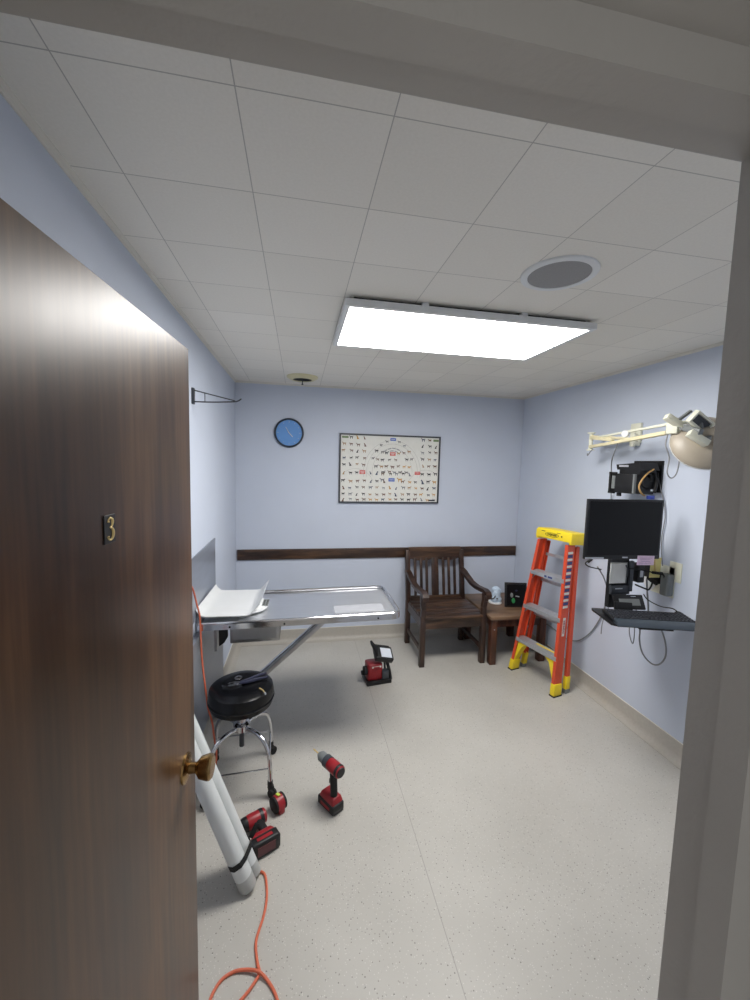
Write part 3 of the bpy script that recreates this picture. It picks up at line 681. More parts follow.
# ------------------------------------------------------------------ cordless tools
def tool(name, label, M, impact=False):
    t = thing(name, label, 'drill', M=M)
    # local: x forward (towards the chuck), z up the handle, battery base on z = 0
    b = MB(M); b.box((0.012, 0, 0.024), (0.125, 0.074, 0.046), bev=0.008, seg=3); b.box((0.012, 0, 0.010), (0.131, 0.060, 0.014), bev=0.004)
    bat = part('battery', b, m_black, t)
    b = MB(M); b.box((0.012, 0, -0.0008 + 0.0), (0.080, 0.040, 0.002)); b.mi = 0
    part('battery_label', b, m_badge, bat)
    for y_ in (-0.0375, 0.0375):
        b = MB(M); b.box((0.012, y_, 0.024), (0.07, 0.001, 0.016)); part('battery_badge', b, m_red, bat)
    b = MB(M); b.box((0.010, 0, 0.060), (0.112, 0.072, 0.030), bev=0.008, seg=3, taper=(0.8, 0.8)); part('foot', b, m_red, t)
    hz_ = 0.168 if impact else 0.222
    b = MB(M)
    P_ = [(-0.010, 0, 0.060), (-0.012, 0, 0.085), (-0.010, 0, 0.12), (-0.004, 0, hz_ - 0.02)]
    b.tube(P_, 0.0185, 14, 4); part('handle', b, m_black2, t)
    b = MB(M); b.box((0.016, 0, 0.134), (0.012, 0.014, 0.026), bev=0.004); part('trigger', b, m_black, t)
    hz_ = 0.168 if impact else 0.222
    b = MB(M)
    if impact:
        b.lathe([(0.020, -0.052), (0.030, -0.046), (0.033, -0.030), (0.033, 0.030), (0.030, 0.042)], (0, 0, hz_), (1, 0, 0), 24); part('motor_housing', b, m_red, t)
        b = MB(M); b.lathe([(0.0335, -0.035), (0.0338, -0.022), (0.0335, -0.018)], (0, 0, hz_), (1, 0, 0), 24); b.lathe([(0.031, 0.04), (0.030, 0.058), (0.019, 0.080), (0.016, 0.082)], (0, 0, hz_), (1, 0, 0), 24)
        part('nose_cone', b, m_black, t)
        b = MB(M); b.lathe([(0.010, 0.080), (0.010, 0.096), (0.006, 0.098)], (0, 0, hz_), (1, 0, 0), 16); part('bit_collar', b, m_darkgrey, t)
    else:
        b.lathe([(0.022, -0.064), (0.029, -0.059), (0.031, -0.040), (0.031, 0.010), (0.028, 0.024)], (0, 0, hz_), (1, 0, 0), 28); part('motor_housing', b, m_red, t)
        b = MB(M); b.lathe([(0.030, -0.056), (0.0322, -0.048), (0.0317, -0.042)], (0, 0, hz_), (1, 0, 0), 28); b.lathe([(0.012, -0.067), (0.023, -0.066), (0.025, -0.062)], (0, 0, hz_), (1, 0, 0), 24); part('rear_cap', b, m_black, t)
        b = MB(M); b.lathe([(0.031, 0.022), (0.031, 0.052), (0.029, 0.054)], (0, 0, hz_), (1, 0, 0), 28); part('clutch_collar', b, m_darkgrey, t)
        b = MB(M); b.lathe([(0.024, 0.054), (0.025, 0.060), (0.025, 0.092), (0.020, 0.100), (0.012, 0.112), (0.008, 0.114)], (0, 0, hz_), (1, 0, 0), 28); ch = part('chuck', b, m_grey, t)
        b = MB(M); b.cyl((0.112, 0, hz_), (0.150, 0, hz_), 0.0034, n=8); b.cyl((0.150, 0, hz_), (0.165, 0, hz_), 0.005, 0.0015, 8); part('drill_bit', b, m_gold, t)
    return t
tool('cordless_drill', 'red and black cordless drill standing upright on its battery with a bit in the chuck',
     Matrix.Translation((0.171, 1.888, 0.0)) @ Matrix.Rotation(math.radians(124), 4, 'Z') @ Matrix.Translation((-0.012, 0, 0)))
# impact driver lying on its side: local y points down, handle runs away from the camera
zl = Vector((-0.45, 0.893, 0.0)).normalized(); xl = Vector((-0.893, -0.45, 0)).normalized()
yl = zl.cross(xl).normalized()
RM = Matrix((xl, yl, zl)).transposed().to_4x4()
TD = Matrix.Translation((-0.114, 1.676, 0.0375)) @ RM
tool('impact_driver', 'red and black impact driver lying on its side on the floor beside the tubes', TD, True)

t = thing('tape_measure', 'small round red and black tape measure on the floor behind the impact driver', 'tape measure', (-0.088, 1.905, 0), math.radians(35))
TM = WM[t]
b = MB(TM); b.lathe([(0.034, -0.022), (0.038, -0.018), (0.038, 0.018), (0.034, 0.022)], (0, 0, 0.038), (1, 0, 0.0), 28); b.box((0, -0.018, 0.020), (0.030, 0.042, 0.036), bev=0.005); part('case', b, m_red, t)
for s_ in (-1, 1):
    b = MB(TM); b.lathe([(0.038, 0), (0.038, 0.010), (0.030, 0.014)], (s_ * 0.018, 0, 0.0385), (s_, 0, 0), 28); part('side_grip', b, m_black2, t)
b = MB(TM); b.box((0.002, 0.006, 0.0775), (0.014, 0.024, 0.003), rot=(-0.15, 0, 0)); part('blade_lock', b, m_greenflash, t)

# ------------------------------------------------------------------ red cordless floor light
WL = Matrix.Translation((0.625, 3.010, 0)) @ Matrix.Rotation(math.radians(8), 4, 'Z')
t = thing('work_light', 'red and black cordless work light with tilted head standing on the floor', 'work light', M=WL)
b = MB(WL); b.box((0, -0.05, 0.016), (0.205, 0.030, 0.032), bev=0.006); b.box((0.088, 0.02, 0.012), (0.026, 0.13, 0.024), bev=0.005); b.box((-0.088, 0.02, 0.012), (0.026, 0.13, 0.024), bev=0.005); b.box((0, 0.075, 0.012), (0.20, 0.024, 0.024), bev=0.005)
part('base_frame', b, m_black, t)
b = MB(WL); b.box((-0.028, 0.01, 0.095), (0.120, 0.105, 0.135), bev=0.014, seg=3); b.box((-0.02, -0.048, 0.135), (0.05, 0.004, 0.012)); part('housing', b, m_red, t)
b = MB(WL); b.box((-0.02, -0.0445, 0.138), (0.075, 0.003, 0.013)); part('front_label', b, m_paper, t)
b = MB(WL); b.cyl((-0.088, 0.0, 0.10), (-0.112, 0.0, 0.10), 0.034, n=24); b.cyl((-0.112, 0.0, 0.085), (-0.13, 0.0, 0.085), 0.018, n=18); part('side_cap', b, m_black2, t)
b = MB(WL); b.tube([(0.100, -0.045, 0.022), (0.094, -0.02, 0.09), (0.078, 0.0, 0.155), (0.055, 0.01, 0.20)], 0.013, 10, 4); b.tube([(0.09, 0.06, 0.02), (0.082, 0.05, 0.10), (0.06, 0.03, 0.18)], 0.009, 8, 4); part('arm', b, m_black, t)
b = MB(WL); b.box((0.052, -0.035, 0.070), (0.055, 0.050, 0.065), bev=0.006); part('battery', b, m_darkgrey, t)
HM = WL @ Matrix.Translation((0.030, -0.005, 0.222)) @ Euler((math.radians(28), math.radians(14), 0)).to_matrix().to_4x4()
b = MB(HM); b.box((0.015, 0, 0), (0.155, 0.125, 0.048), bev=0.012, seg=3); b.box((0.015, 0.07, -0.004), (0.13, 0.02, 0.03), bev=0.005); hd = part('lamp_head', b, m_black, t)
b = MB(HM); b.box((0.030, -0.004, 0.0245), (0.092, 0.086, 0.003), bev=0.001, seg=1); part('lens', b, m_lens, hd, 'pale square lens')
b = MB(HM); b.prism([(-0.055, -0.05, 0.015), (-0.055, 0.05, 0.015), (-0.118, 0.052, 0.070), (-0.118, 0.020, 0.070)], (0.010, 0, 0.010)); part('hook_flap', b, m_black, hd)

# ------------------------------------------------------------------ dark wooden armchair
t = thing('armchair', 'dark stained wooden slat back armchair against the back wall', 'chair', (1.32, 3.40, 0))
x0, x1 = 1.045, 1.598; yf, yb = 3.180, 3.650; SH = 0.425; lw = 0.046
for x in (x0, x1):      # front legs rise to carry the arms, curving outward near the top
    s_ = -1 if x == x0 else 1
    b = MB(); b.bar((x, yf, 0), (x, yf, 0.44), lw, lw, up=(0, 1, 0), bev=0.004)
    P_ = [(x, 0.43), (x - s_ * 0.004, 0.50), (x + s_ * 0.006, 0.56), (x + s_ * 0.004, 0.625)]
    for (xa, za), (xb_, zb_) in zip(P_, P_[1:]): b.bar((xa, yf, za), (xb_, yf, zb_), 0.040, lw * 0.9, up=(0, 1, 0), bev=0.003)
    part('leg', b, m_dark, t)
for x in (x0, x1):      # back legs run on up as raked back posts
    b = MB(); b.bar((x, yb, 0), (x, yb, SH), lw, lw, up=(0, 1, 0), bev=0.004); b.bar((x, yb, SH - 0.01), (x, yb + 0.085, 0.895), lw * 0.95, lw * 0.85, up=(0, 1, 0), bev=0.004)
    part('leg', b, m_dark, t)
b = MB(); n_ = 6; dy = (yb + 0.02 - (yf - 0.03)) / n_
for k in range(n_): b.box(((x0 + x1) / 2, yf - 0.03 + dy * (k + 0.5), SH + 0.004), (x1 - x0 + 0.02 - (0.05 if k in (0, n_ - 1) else 0), dy - 0.005, 0.022), bev=0.005)
part('seat', b, m_darkx, t)
b = MB(); b.box(((x0 + x1) / 2, yf, SH - 0.05), (x1 - x0 - 0.03, 0.022, 0.085)); part('apron', b, m_darkx, t)
b = MB(); b.box(((x0 + x1) / 2, yb, SH - 0.05), (x1 - x0 - 0.03, 0.022, 0.075)); part('apron', b, m_darkx, t)
for x in (x0, x1):
    b = MB(); b.box((x, (yf + yb) / 2, SH - 0.05), (0.022, yb - yf - 0.03, 0.080)); part('side_rail', b, m_dark, t)
    b = MB(); b.box((x, (yf + yb) / 2, 0.135), (0.020, yb - yf - 0.03, 0.036), bev=0.003); part('stretcher', b, m_dark, t)
def yb_at(z): return yb + 0.085 * (z - SH) / (0.895 - SH)
b = MB(); xs = [x0 + 0.01 + (x1 - x0 - 0.02) * k / 16 for k in range(17)]      # crest rail with scalloped lower edge
top = [(x, 0.925 - 0.0 * abs(x)) for x in xs]; lowp = []
for x in xs[::-1]:
    u = (x - x0) / (x1 - x0); lowp.append((x, 0.815 - 0.022 * abs(math.sin(2 * PI * u)) * (1 if 0.1 < u < 0.9 else 0.5)))
yc = yb_at(0.87) - 0.014
b.prism([(x, yc, z) for x, z in top + lowp], (0, 0.028, 0)); part('crest_rail', b, m_darkx, t)
b = MB(); b.box(((x0 + x1) / 2, yb_at(0.455), 0.445), (x1 - x0 - 0.03, 0.026, 0.034), bev=0.003); part('lower_rail', b, m_darkx, t)
span = x1 - x0; cxm = (x0 + x1) / 2
for dx, wd in ((-0.198, 0.026), (-0.139, 0.026), (-0.084, 0.026), (0, 0.070), (0.084, 0.026), (0.139, 0.026), (0.198, 0.026)):
    b = MB(); b.bar((cxm + dx * 1.02, yb_at(0.455), 0.455), (cxm + dx * 1.02, yb_at(0.82), 0.82), wd, 0.014, up=(0, 1, 0), bev=0.002); part('back_slat', b, m_dark, t)
for x in (x0, x1):
    s_ = -1 if x == x0 else 1
    b = MB(); P_ = [(3.700, 0.700), (3.63, 0.690), (3.55, 0.665), (3.45, 0.638), (3.35, 0.632), (3.25, 0.640), (3.17, 0.650), (3.12, 0.640), (3.10, 0.615)]
    up_ = [(y, z + 0.016) for y, z in P_]; dn = [(y, z - 0.016) for y, z in P_][::-1]
    b.prism([(x - 0.025 + s_ * 0.004, y, z) for y, z in up_ + dn], (0.050, 0, 0)); part('armrest', b, m_dark, t)

# ------------------------------------------------------------------ side table
t = thing('side_table', 'low square wooden side table in the corner beside the armchair', 'table', (1.91, 3.40, 0))
x0, x1, y0_, y1_ = 1.655, 2.165, 3.125, 3.69; TH = 0.425
b = MB(); b.box(((x0 + x1) / 2, (y0_ + y1_) / 2, TH), (x1 - x0 + 0.05, y1_ - y0_ + 0.06, 0.032), bev=0.006); part('table_top', b, m_tabtop, t)
for x in (x0, x1 - 0.0):
    for y in (y0_, y1_): b = MB(); b.bar((x + (0.02 if x == x0 else -0.02), y + (0.02 if y == y0_ else -0.02), 0), (x + (0.02 if x == x0 else -0.02), y + (0.02 if y == y0_ else -0.02), TH - 0.015), 0.058, 0.058, up=(0, 1, 0), bev=0.004); part('leg', b, m_red_wood, t)
b = MB()
b.box(((x0 + x1) / 2, y0_ + 0.016, TH - 0.055), (x1 - x0 - 0.06, 0.02, 0.07)); b.box(((x0 + x1) / 2, y1_ - 0.016, TH - 0.055), (x1 - x0 - 0.06, 0.02, 0.07))
b.box((x0 + 0.016, (y0_ + y1_) / 2, TH - 0.055), (0.02, y1_ - y0_ - 0.06, 0.07)); b.box((x1 - 0.016, (y0_ + y1_) / 2, TH - 0.055), (0.02, y1_ - y0_ - 0.06, 0.07)); part('apron', b, m_red_wood, t)
b = MB(); b.cyl((x0 + 0.02, y0_ - 0.0095, 0.32), (x0 + 0.02, y0_ - 0.012, 0.32), 0.006, n=10); part('bolt_head', b, m_silver, t)

tz = TH + 0.016
t = thing('figurine', 'small white and pale blue figurine on a round base on the side table', 'figurine', (1.84, 3.44, tz))
b = MB(); b.lathe([(0.001, 0.001), (0.060, 0.001), (0.062, 0.006), (0.058, 0.014), (0.001, 0.016)], (1.84, 3.44, tz), n=28); part('base', b, m_white, t)
b = MB(); b.lathe([(0.045, 0.012), (0.048, 0.04), (0.044, 0.08), (0.040, 0.115), (0.036, 0.138), (0.020, 0.152), (0.001, 0.155)], (1.845, 3.445, tz), n=16)
for k, (dx, dz, r_) in enumerate(((-0.025, 0.03, 0.028), (0.02, 0.025, 0.026), (-0.012, 0.085, 0.024), (0.026, 0.10, 0.022), (-0.03, 0.12, 0.018))): b.ell((1.845 + dx, 3.41 + 0.006 * k, tz + 0.012 + dz), (r_, r_ * .8, r_ * 1.2))
part('body', b, m_ltblue, t)
b = MB(); b.tube([(1.775, 3.40, tz + 0.050), (1.80, 3.39, tz + 0.062), (1.815, 3.39, tz + 0.085)], 0.006, 6, 3); b.ell((1.83, 3.385, tz + 0.058), (0.008, 0.008, 0.006)); part('twig', b, m_darkgrey, t)

FM = Matrix.Translation((1.965, 3.300, tz)) @ Matrix.Rotation(math.radians(-12), 4, 'Z') @ Matrix.Rotation(math.radians(-10), 4, 'X')
t = thing('photo_frame', 'black square box frame leaning back on the side table behind the ladder', 'picture frame', M=FM)
b = MB(FM); b.box((0.01, 0.008, 0.112), (0.200, 0.022, 0.224), bev=0.003); part('frame', b, m_black, t)
b = MB(FM); b.box((0.01, -0.0045, 0.112), (0.170, 0.003, 0.190)); pn = part('picture', b, m_screen, t)
b = MB(FM)
b.mi = 0; b.ell((-0.030, -0.0065, 0.110), (0.014, 0.002, 0.022)); b.mi = 1; b.ell((-0.015, -0.0065, 0.060), (0.016, 0.002, 0.024)); b.mi = 2; b.box((0.022, -0.0068, 0.100), (0.035, 0.002, 0.009), rot=(0, 0.15, 0)); b.mi = 3; b.ell((0.012, -0.0065, 0.152), (0.012, 0.002, 0.009))
part('picture_print', b, [m_grey, m_green, m_silver, m_navy], pn)
b = MB(FM); b.bar((0.01, 0.02, 0.15), (0.01, 0.055, 0.012), 0.05, 0.004, up=(0, 1, 0)); part('easel_leg', b, m_black, t)

# ------------------------------------------------------------------ orange step ladder
t = thing('step_ladder', 'orange fibreglass step ladder with yellow cap folded against the right wall', 'ladder', (1.95, 2.83, 0))
wv = Vector((0.25, -0.968, 0)).normalized(); dv = Vector((0.968, 0.25, 0)).normalized()
FB = [Vector((1.826, 3.050, 0)), Vector((1.938, 2.600, 0))]           # front rail feet: far, near
FT = [Vector((1.942, 2.925, 1.165)), Vector((2.020, 2.655, 1.165))]
def fp(i, z): return FB[i].lerp(FT[i], z / 1.16)
BB = [FB[i] + dv * 0.112 for i in (0, 1)]; BT = [FT[i] + dv * 0.072 for i in (0, 1)]
def bp_(i, z): return BB[i].lerp(BT[i], z / 1.16)
for i in (0, 1):
    inw = wv if i == 0 else -wv
    b = MB(); b.channel(fp(i, 0.075), fp(i, 1.15), 0.078, 0.026, 0.005, inw, dv); rl = part('front_rail', b, m_orange, t)
    if i == 1:
        b = MB(); lz0 = 0.72
        for k in range(17):
            z = 1.09 - k * 0.0255; c_ = fp(1, z) + wv * 0.0012 + dv * -0.004
            b.mi = k % 2; b.bar(c_ - dv * 0.026, c_ + dv * 0.024, 0.002, (0.017 if k % 2 == 0 else 0.022), up=wv.cross(dv))
        part('safety_label', b, [m_paper, m_labelblue], rl)
        b = MB(); c0 = fp(1, 0.46); c1 = fp(1, 0.60); b.bar(c0 + wv * 0.0012, c1 + wv * 0.0012, 0.026, 0.002, up=wv)
        b.mi = 1
        upv = (c1 - c0).normalized(); T = Matrix((upv, -dv, wv)).transposed().to_4x4(); T.translation = (c0 + c1) / 2 + wv * 0.003
        # name reads up the rail
        T = Matrix((upv, -dv, upv.cross(-dv))).transposed().to_4x4(); T.translation = (c0 + c1) / 2 + wv * 0.003
        text_into(b, 'WERNER', 0.026, T, 0.0003, 0.0004)
        part('name_label', b, [m_paper, m_red], rl)
    b = MB(); b.channel(bp_(i, 0.085), bp_(i, 1.13), 0.034, 0.024, 0.004, inw, dv); part('rear_rail', b, m_orange, t)
    # yellow boots
    b = MB(); a_ = fp(i, 0.0); c_ = fp(i, 0.095)
    b.bar(a_ + inw * 0.012 + Vector((0, 0, 0.006)), c_ + inw * 0.012, 0.040, 0.082, up=dv, bev=0.004); bt = part('boot', b, m_yellow, t)
    b = MB(); b.box(a_ + inw * 0.012 + Vector((0, 0, 0.0045)), (0.086, 0.046, 0.009), rot=(0, 0, math.atan2(dv.y, dv.x))); part('boot_sole', b, m_black2, bt)
    b = MB(); a_ = bp_(i, 0.03); c_ = bp_(i, 0.13); b.bar(a_ + inw * 0.011, c_ + inw * 0.011, 0.032, 0.044, up=dv, bev=0.003); bt = part('boot', b, m_yellow, t)
    b = MB(); b.box(bp_(i, 0.0) + inw * 0.011 + Vector((0, 0, 0.017)), (0.046, 0.032, 0.034), rot=(0, 0, math.atan2(dv.y, dv.x))); part('boot_sole', b, m_grey, bt)
    # knee braces under the lowest step
    b = MB(); P0 = fp(i, 0.09) + inw * 0.022; P1 = fp(i, 0.26) + inw * 0.03; P2 = fp(i, 0.265) + inw * 0.12; P3 = fp(i, 0.235) + inw * 0.075
    b.prism([P0 - dv * 0.03, P1 - dv * 0.03, P2 - dv * 0.03, P3 - dv * 0.03], dv * 0.058); part('knee_brace', b, m_yellow, t)
for k, z in enumerate((0.285, 0.580, 0.875)):
    a_, c_ = fp(0, z) + wv * 0.006, fp(1, z) - wv * 0.006; d_ = (c_ - a_)
    b = MB(); b.bar(a_, c_, 0.030, 0.086, up=dv)
    for j in range(6): b.bar(a_ + Vector((0, 0, 0.0155)) + dv * (-0.035 + 0.014 * j), c_ + Vector((0, 0, 0.0155)) + dv * (-0.035 + 0.014 * j), 0.003, 0.006, up=dv)
    st = part('step', b, m_alu, t)
    if k == 2:
        b = MB(); f0 = a_.lerp(c_, 0.32) - dv * 0.0435; f1 = a_.lerp(c_, 0.72) - dv * 0.0435; b.bar(f0, f1, 0.024, 0.002, up=dv)
        b.mi = 1; b.bar(f0.lerp(f1, .30) - dv * .001, f0.lerp(f1, .48) - dv * .001, 0.016, 0.002, up=dv); b.bar(f0.lerp(f1, .58) - dv * .001, f0.lerp(f1, .9) - dv * .001, 0.014, 0.002, up=dv)
        part('step_label', b, [m_silver, m_labelblue], st)
    if k == 0:
        b = MB(); f0 = a_.lerp(c_, 0.42) + Vector((0, 0, 0.0178)); f1 = a_.lerp(c_, 0.92) + Vector((0, 0, 0.0178)); b.bar(f0 + dv * 0.012, f1 + dv * 0.012, 0.001, 0.018, up=dv); part('step_label', b, m_yellow, st)
    for i in (0, 1):      # gusset struts
        inw = wv if i == 0 else -wv
        b = MB(); b.bar(fp(i, z - 0.055) + inw * 0.008 - dv * 0.02, fp(i, z) + inw * 0.05 - dv * 0.02, 0.012, 0.003, up=dv); part('step_gusset', b, m_alu, t)
for z in (0.20, 0.50, 0.80, 1.02):
    b = MB(); b.bar(bp_(0, z) + wv * 0.005, bp_(1, z) - wv * 0.005, 0.022, 0.012, up=dv); part('rear_brace', b, m_alu, t)
# cap
cc_ = (FT[0] + FT[1]) / 2 + dv * 0.045; cc_.z = 1.200
wd = 0.335
CM = Matrix((wv, dv, Vector((0, 0, 1)))).transposed().to_4x4(); CM.translation = cc_
CM = CM @ Matrix.Rotation(math.radians(-4), 4, 'X')
b = MB(CM)
b.box((0, 0.01, 0.030), (wd, 0.185, 0.028), bev=0.010, seg=3, taper=(0.97, 0.95))
b.box((0, -0.076, 0.0), (wd, 0.012, 0.062), bev=0.004); b.box((-wd / 2 + 0.012, 0.01, -0.008), (0.022, 0.180, 0.076), bev=0.006); b.box((wd / 2 - 0.012, 0.01, -0.008), (0.022, 0.180, 0.076), bev=0.006); b.box((0, 0.095, 0.005), (wd - 0.02, 0.010, 0.05), bev=0.003)
cap = part('top_cap', b, m_yellow, t)
b = MB(CM)
TT = Matrix.Translation((-0.01, -0.0835, 0.002)) @ Matrix.Rotation(PI / 2, 4, 'X')
ring = [(0.062 * math.cos(2 * PI * k / 32) - 0.01, -0.0828, 0.002 + 0.0155 * math.sin(2 * PI * k / 32)) for k in range(32)]
b.tube(ring, 0.0016, 6, 0, True); text_into(b, 'WERNER', 0.022, TT, 0.0004, 0.0006)
b.box((0.080, -0.0828, 0.003), (0.010, 0.001, 0.012)); b.box((-0.095, -0.0828, 0.022), (0.035, 0.001, 0.005)); b.box((0.05, -0.0828, 0.025), (0.04, 0.001, 0.003))
part('cap_lettering', b, m_black, cap)
b = MB(CM); b.prism([(-0.04, -0.03, 0.0442), (0.04, -0.03, 0.0442), (0.05, 0.03, 0.0442), (-0.05, 0.03, 0.0442)], (0, 0, 0.0015)); part('cap_tray', b, m_yellow, cap)

# ------------------------------------------------------------------ monitor and keyboard station on the right wall
MM = Matrix.Translation((1.868, 2.005, 1.383)) @ Matrix.Rotation(math.radians(-4), 4, 'Z')
t = thing('wall_monitor', 'black flat screen monitor held on the wall arm beside the ladder', 'monitor', M=MM)
b = MB(MM); b.box((-0.008, 0.006, 0), (0.476, 0.018, 0.350), bev=0.003); part('bezel', b, m_black, t)
b = MB(MM); b.box((-0.008, -0.0035, 0.006), (0.450, 0.003, 0.314)); part('screen', b, m_screen, t)
b = MB(MM); b.box((0, 0.030, 0), (0.30, 0.035, 0.22), bev=0.012); part('rear_shell', b, m_black, t)
b = MB(MM); b.box((-0.185, -0.005, -0.168), (0.115, 0.002, 0.010)); part('edge_strip', b, m_silver, t)
b = MB(MM); b.mi = 0; b.box((0.008, -0.0045, -0.164), (0.032, 0.002, 0.007)); part('maker_badge', b, m_silver, t)
NM = MM @ Matrix.Translation((0.140, -0.0065, -0.182))
b = MB(NM); b.box((0, 0, 0), (0.108, 0.0016, 0.056), rot=(0, 0.02, 0)); b.mi = 1
for k in range(4): b.box((-0.004 * (k % 2), -0.0012, 0.014 - 0.010 * k), (0.080 - 0.012 * (k % 3), 0.0006, 0.0022))
solo('sticky_note', b, [m_pink, mat('violet_ink', rgb(150, 120, 160), 0.6)], 'pink handwritten note stuck to the bottom edge of the monitor', 'note', NM.translation)

t = thing('wall_workstation', 'black wall mounted column and arm carrying the keyboard tray and monitor', 'wall mount', (XR, 2.12, 0.90))
b = MB(); b.box((1.940, 2.115, 1.16), (0.125, 0.035, 0.56), bev=0.004); part('column', b, m_black, t)
b = MB(); b.box((1.915, 2.075, 1.38), (0.11, 0.042, 0.11), bev=0.003); part('monitor_plate', b, m_darkgrey, t)
b = MB(); b.bar((1.94, 2.13, 1.30), (XR - 0.02, 2.20, 1.30), 0.05, 0.05, bev=0.006); b.box((XR - 0.012, 2.20, 1.25), (0.024, 0.10, 0.42), bev=0.004); part('wall_arm', b, m_black, t)
b = MB(); b.box((1.925, 2.092, 1.100), (0.120, 0.006, 0.130), bev=0.002); b.mi = 1; b.box((1.918, 2.087, 1.098), (0.110, 0.003, 0.122)); b.mi = 2; b.tube([(1.965, 2.082, 1.150), (1.978, 2.080, 1.115), (1.975, 2.080, 1.075)], 0.004, 6, 3)
part('card_holder', b, [m_grey, m_paper, m_darkgrey], t, 'pocket holding white cards')
b = MB(); b.box((2.005, 2.085, 1.08), (0.026, 0.02, 0.19), bev=0.003); b.box((1.94, 2.090, 0.995), (0.13, 0.02, 0.055), bev=0.003); part('bracket', b, m_darkgrey, t)
b = MB(); b.box((1.925, 2.079, 1.005), (0.05, 0.002, 0.006)); part('bracket_label', b, m_silver, t)
KY = math.radians(-16)
# tray top z 0.90; its front left corner (1.69,1.847)
KM = Matrix.Translation((1.69, 1.845, 0.885)) @ Matrix.Rotation(KY, 4, 'Z')
b = MB(KM); b.prism([(0.0, 0.02, 0), (0.03, 0.0, 0), (0.465, 0.0, 0), (0.47, 0.03, 0), (0.44, 0.255, 0), (0.0, 0.265, 0), (-0.008, 0.24, 0)], (0, 0, -0.010))
b.prism([(-0.004, 0.01, -0.010), (0.06, -0.012, -0.040), (0.465, -0.012, -0.040), (0.465, 0.01, -0.010)], (0, 0.012, 0)) if False else None
tr = part('keyboard_tray', b, m_black, t)
b = MB(KM); b.bar((0.16, 0.10, -0.022), (0.34, 0.10, -0.022), 0.024, 0.12, up=(0, 1, 0), bev=0.003); part('tray_glide', b, m_black, tr)
b = MB(KM); b.bar((0.17, 0.235, -0.008), (0.17, 0.25, 0.05), 0.10, 0.02, up=(0, 1, 0), bev=0.003); part('tray_bracket', b, m_black, t)

KB = KM @ Matrix.Translation((0.018, 0.012, 0.001)) @ Matrix.Rotation(math.radians(3), 4, 'X')
t = thing('keyboard', 'charcoal keyboard on the wall mounted tray below the monitor', 'keyboard', M=KB)
b = MB(KB); b.box((0.220, 0.085, 0.011), (0.440, 0.160, 0.020), bev=0.005); part('case', b, m_black, t)
b = MB(KB); b.prism([(0.0, -0.030, 0.0), (0.0, 0.022, 0.0), (0.0, 0.022, 0.025), (0.0, 0.005, 0.024), (0.0, -0.022, 0.010)], (0.445, 0, 0)); part('palm_edge', b, m_edgehighlight, t)  # front edge coloured lighter than the case as a painted highlight
b = MB(KB)
for r_ in range(6):
    x = 0.012; y = 0.032 + r_ * 0.0205
    while x < 0.425:
        wk = 0.0165
        if r_ == 0 and 0.08 < x < 0.1: wk = 0.105
        if 0.300 < x < 0.308 or 0.362 < x < 0.368: x += 0.007
        b.box((x + wk / 2, y, 0.0245), (wk, 0.0165, 0.008), taper=(0.82, 0.82)); x += wk + 0.0032
part('keys', b, m_keys, t)
MS = KM @ Matrix.Translation((0.455, 0.19, 0.0))
b = MB(MS); b.ell((0, 0, 0.013), (0.020, 0.032, 0.017)); 
solo('mouse', b, m_black2, 'small black mouse at the right back edge of the keyboard tray', 'mouse', MS.translation)
DMx = Matrix.Translation((1.965, 2.020, 0.893)) @ Matrix.Rotation(math.radians(-10), 4, 'Z') @ Matrix.Rotation(math.radians(58), 4, 'X')
t = thing('card_terminal', 'small black desk display with grey screen propped behind the keyboard', 'display', M=DMx)
b = MB(DMx); b.box((0, 0.046, 0.0), (0.185, 0.092, 0.014), bev=0.003, taper=(0.97, 0.94)); part('body', b, m_black, t)
b = MB(DMx); b.box((0.0, 0.043, 0.0085), (0.125, 0.040, 0.002)); part('screen', b, m_grey, t)
b = MB(DMx); b.box((0.03, 0.078, 0.0085), (0.03, 0.004, 0.001)); part('print', b, m_silver, t)

# outlet and adapters
t = thing('wall_outlet', 'wall outlet plate behind the monitor with plugs in it', 'outlet', (XR, 2.09, 1.02))
b = MB(); b.box((XR - 0.003, 2.085, 1.05), (0.006, 0.16, 0.19), bev=0.002); b.box((XR - 0.003, 2.005, 1.12), (0.006, 0.08, 0.12), bev=0.002); part('plate', b, m_ivory, t)
b = MB(); b.ell((XR - 0.01, 2.17, 1.03), (0.012, 0.05, 0.07)); part('cover', b, m_white, t)
b = MB(); b.box((XR - 0.030, 2.030, 1.035), (0.050, 0.055, 0.135), bev=0.010, seg=3)
solo('power_adapter', b, m_grey, 'grey plug-in power adapter on the right wall outlet', 'adapter', (XR - 0.03, 2.03, 0.97))
b = MB(); b.box((XR - 0.03, 2.105, 1.045), (0.05, 0.05, 0.045), bev=0.006); b.cyl((XR - 0.05, 2.12, 1.075), (XR - 0.005, 2.10, 1.07), 0.018, n=14); b.cyl((XR - 0.06, 2.135, 1.05), (XR - 0.06, 2.07, 1.03), 0.013, n=12)
solo('black_plug', b, m_black2, 'black plug with curled lead left of the grey power adapter', 'plug', (XR - 0.03, 2.105, 1.03))
b = MB(); b.box((2.155, 2.062, 1.135), (0.075, 0.0015, 0.125), rot=(0, 0.03, 0)); b.mi = 1; b.tube([(2.14, 2.059, 1.19), (2.15, 2.058, 1.14), (2.155, 2.058, 1.10)], 0.005, 6, 3)
solo('yellow_note', b, [m_yellownote, m_gold], 'pale yellow paper slip hanging below the monitor corner', 'note', (2.16, 2.055, 1.09))
b = MB(); b.box((2.065, 2.09, 1.10), (0.045, 0.05, 0.12), bev=0.006); b.mi = 1; b.box((2.063, 2.064, 1.10), (0.020, 0.003, 0.045))
solo('power_brick', b, [m_black, m_silver], 'black power brick hanging between the card holder and the outlet', 'power brick', (2.02, 2.09, 1.02))
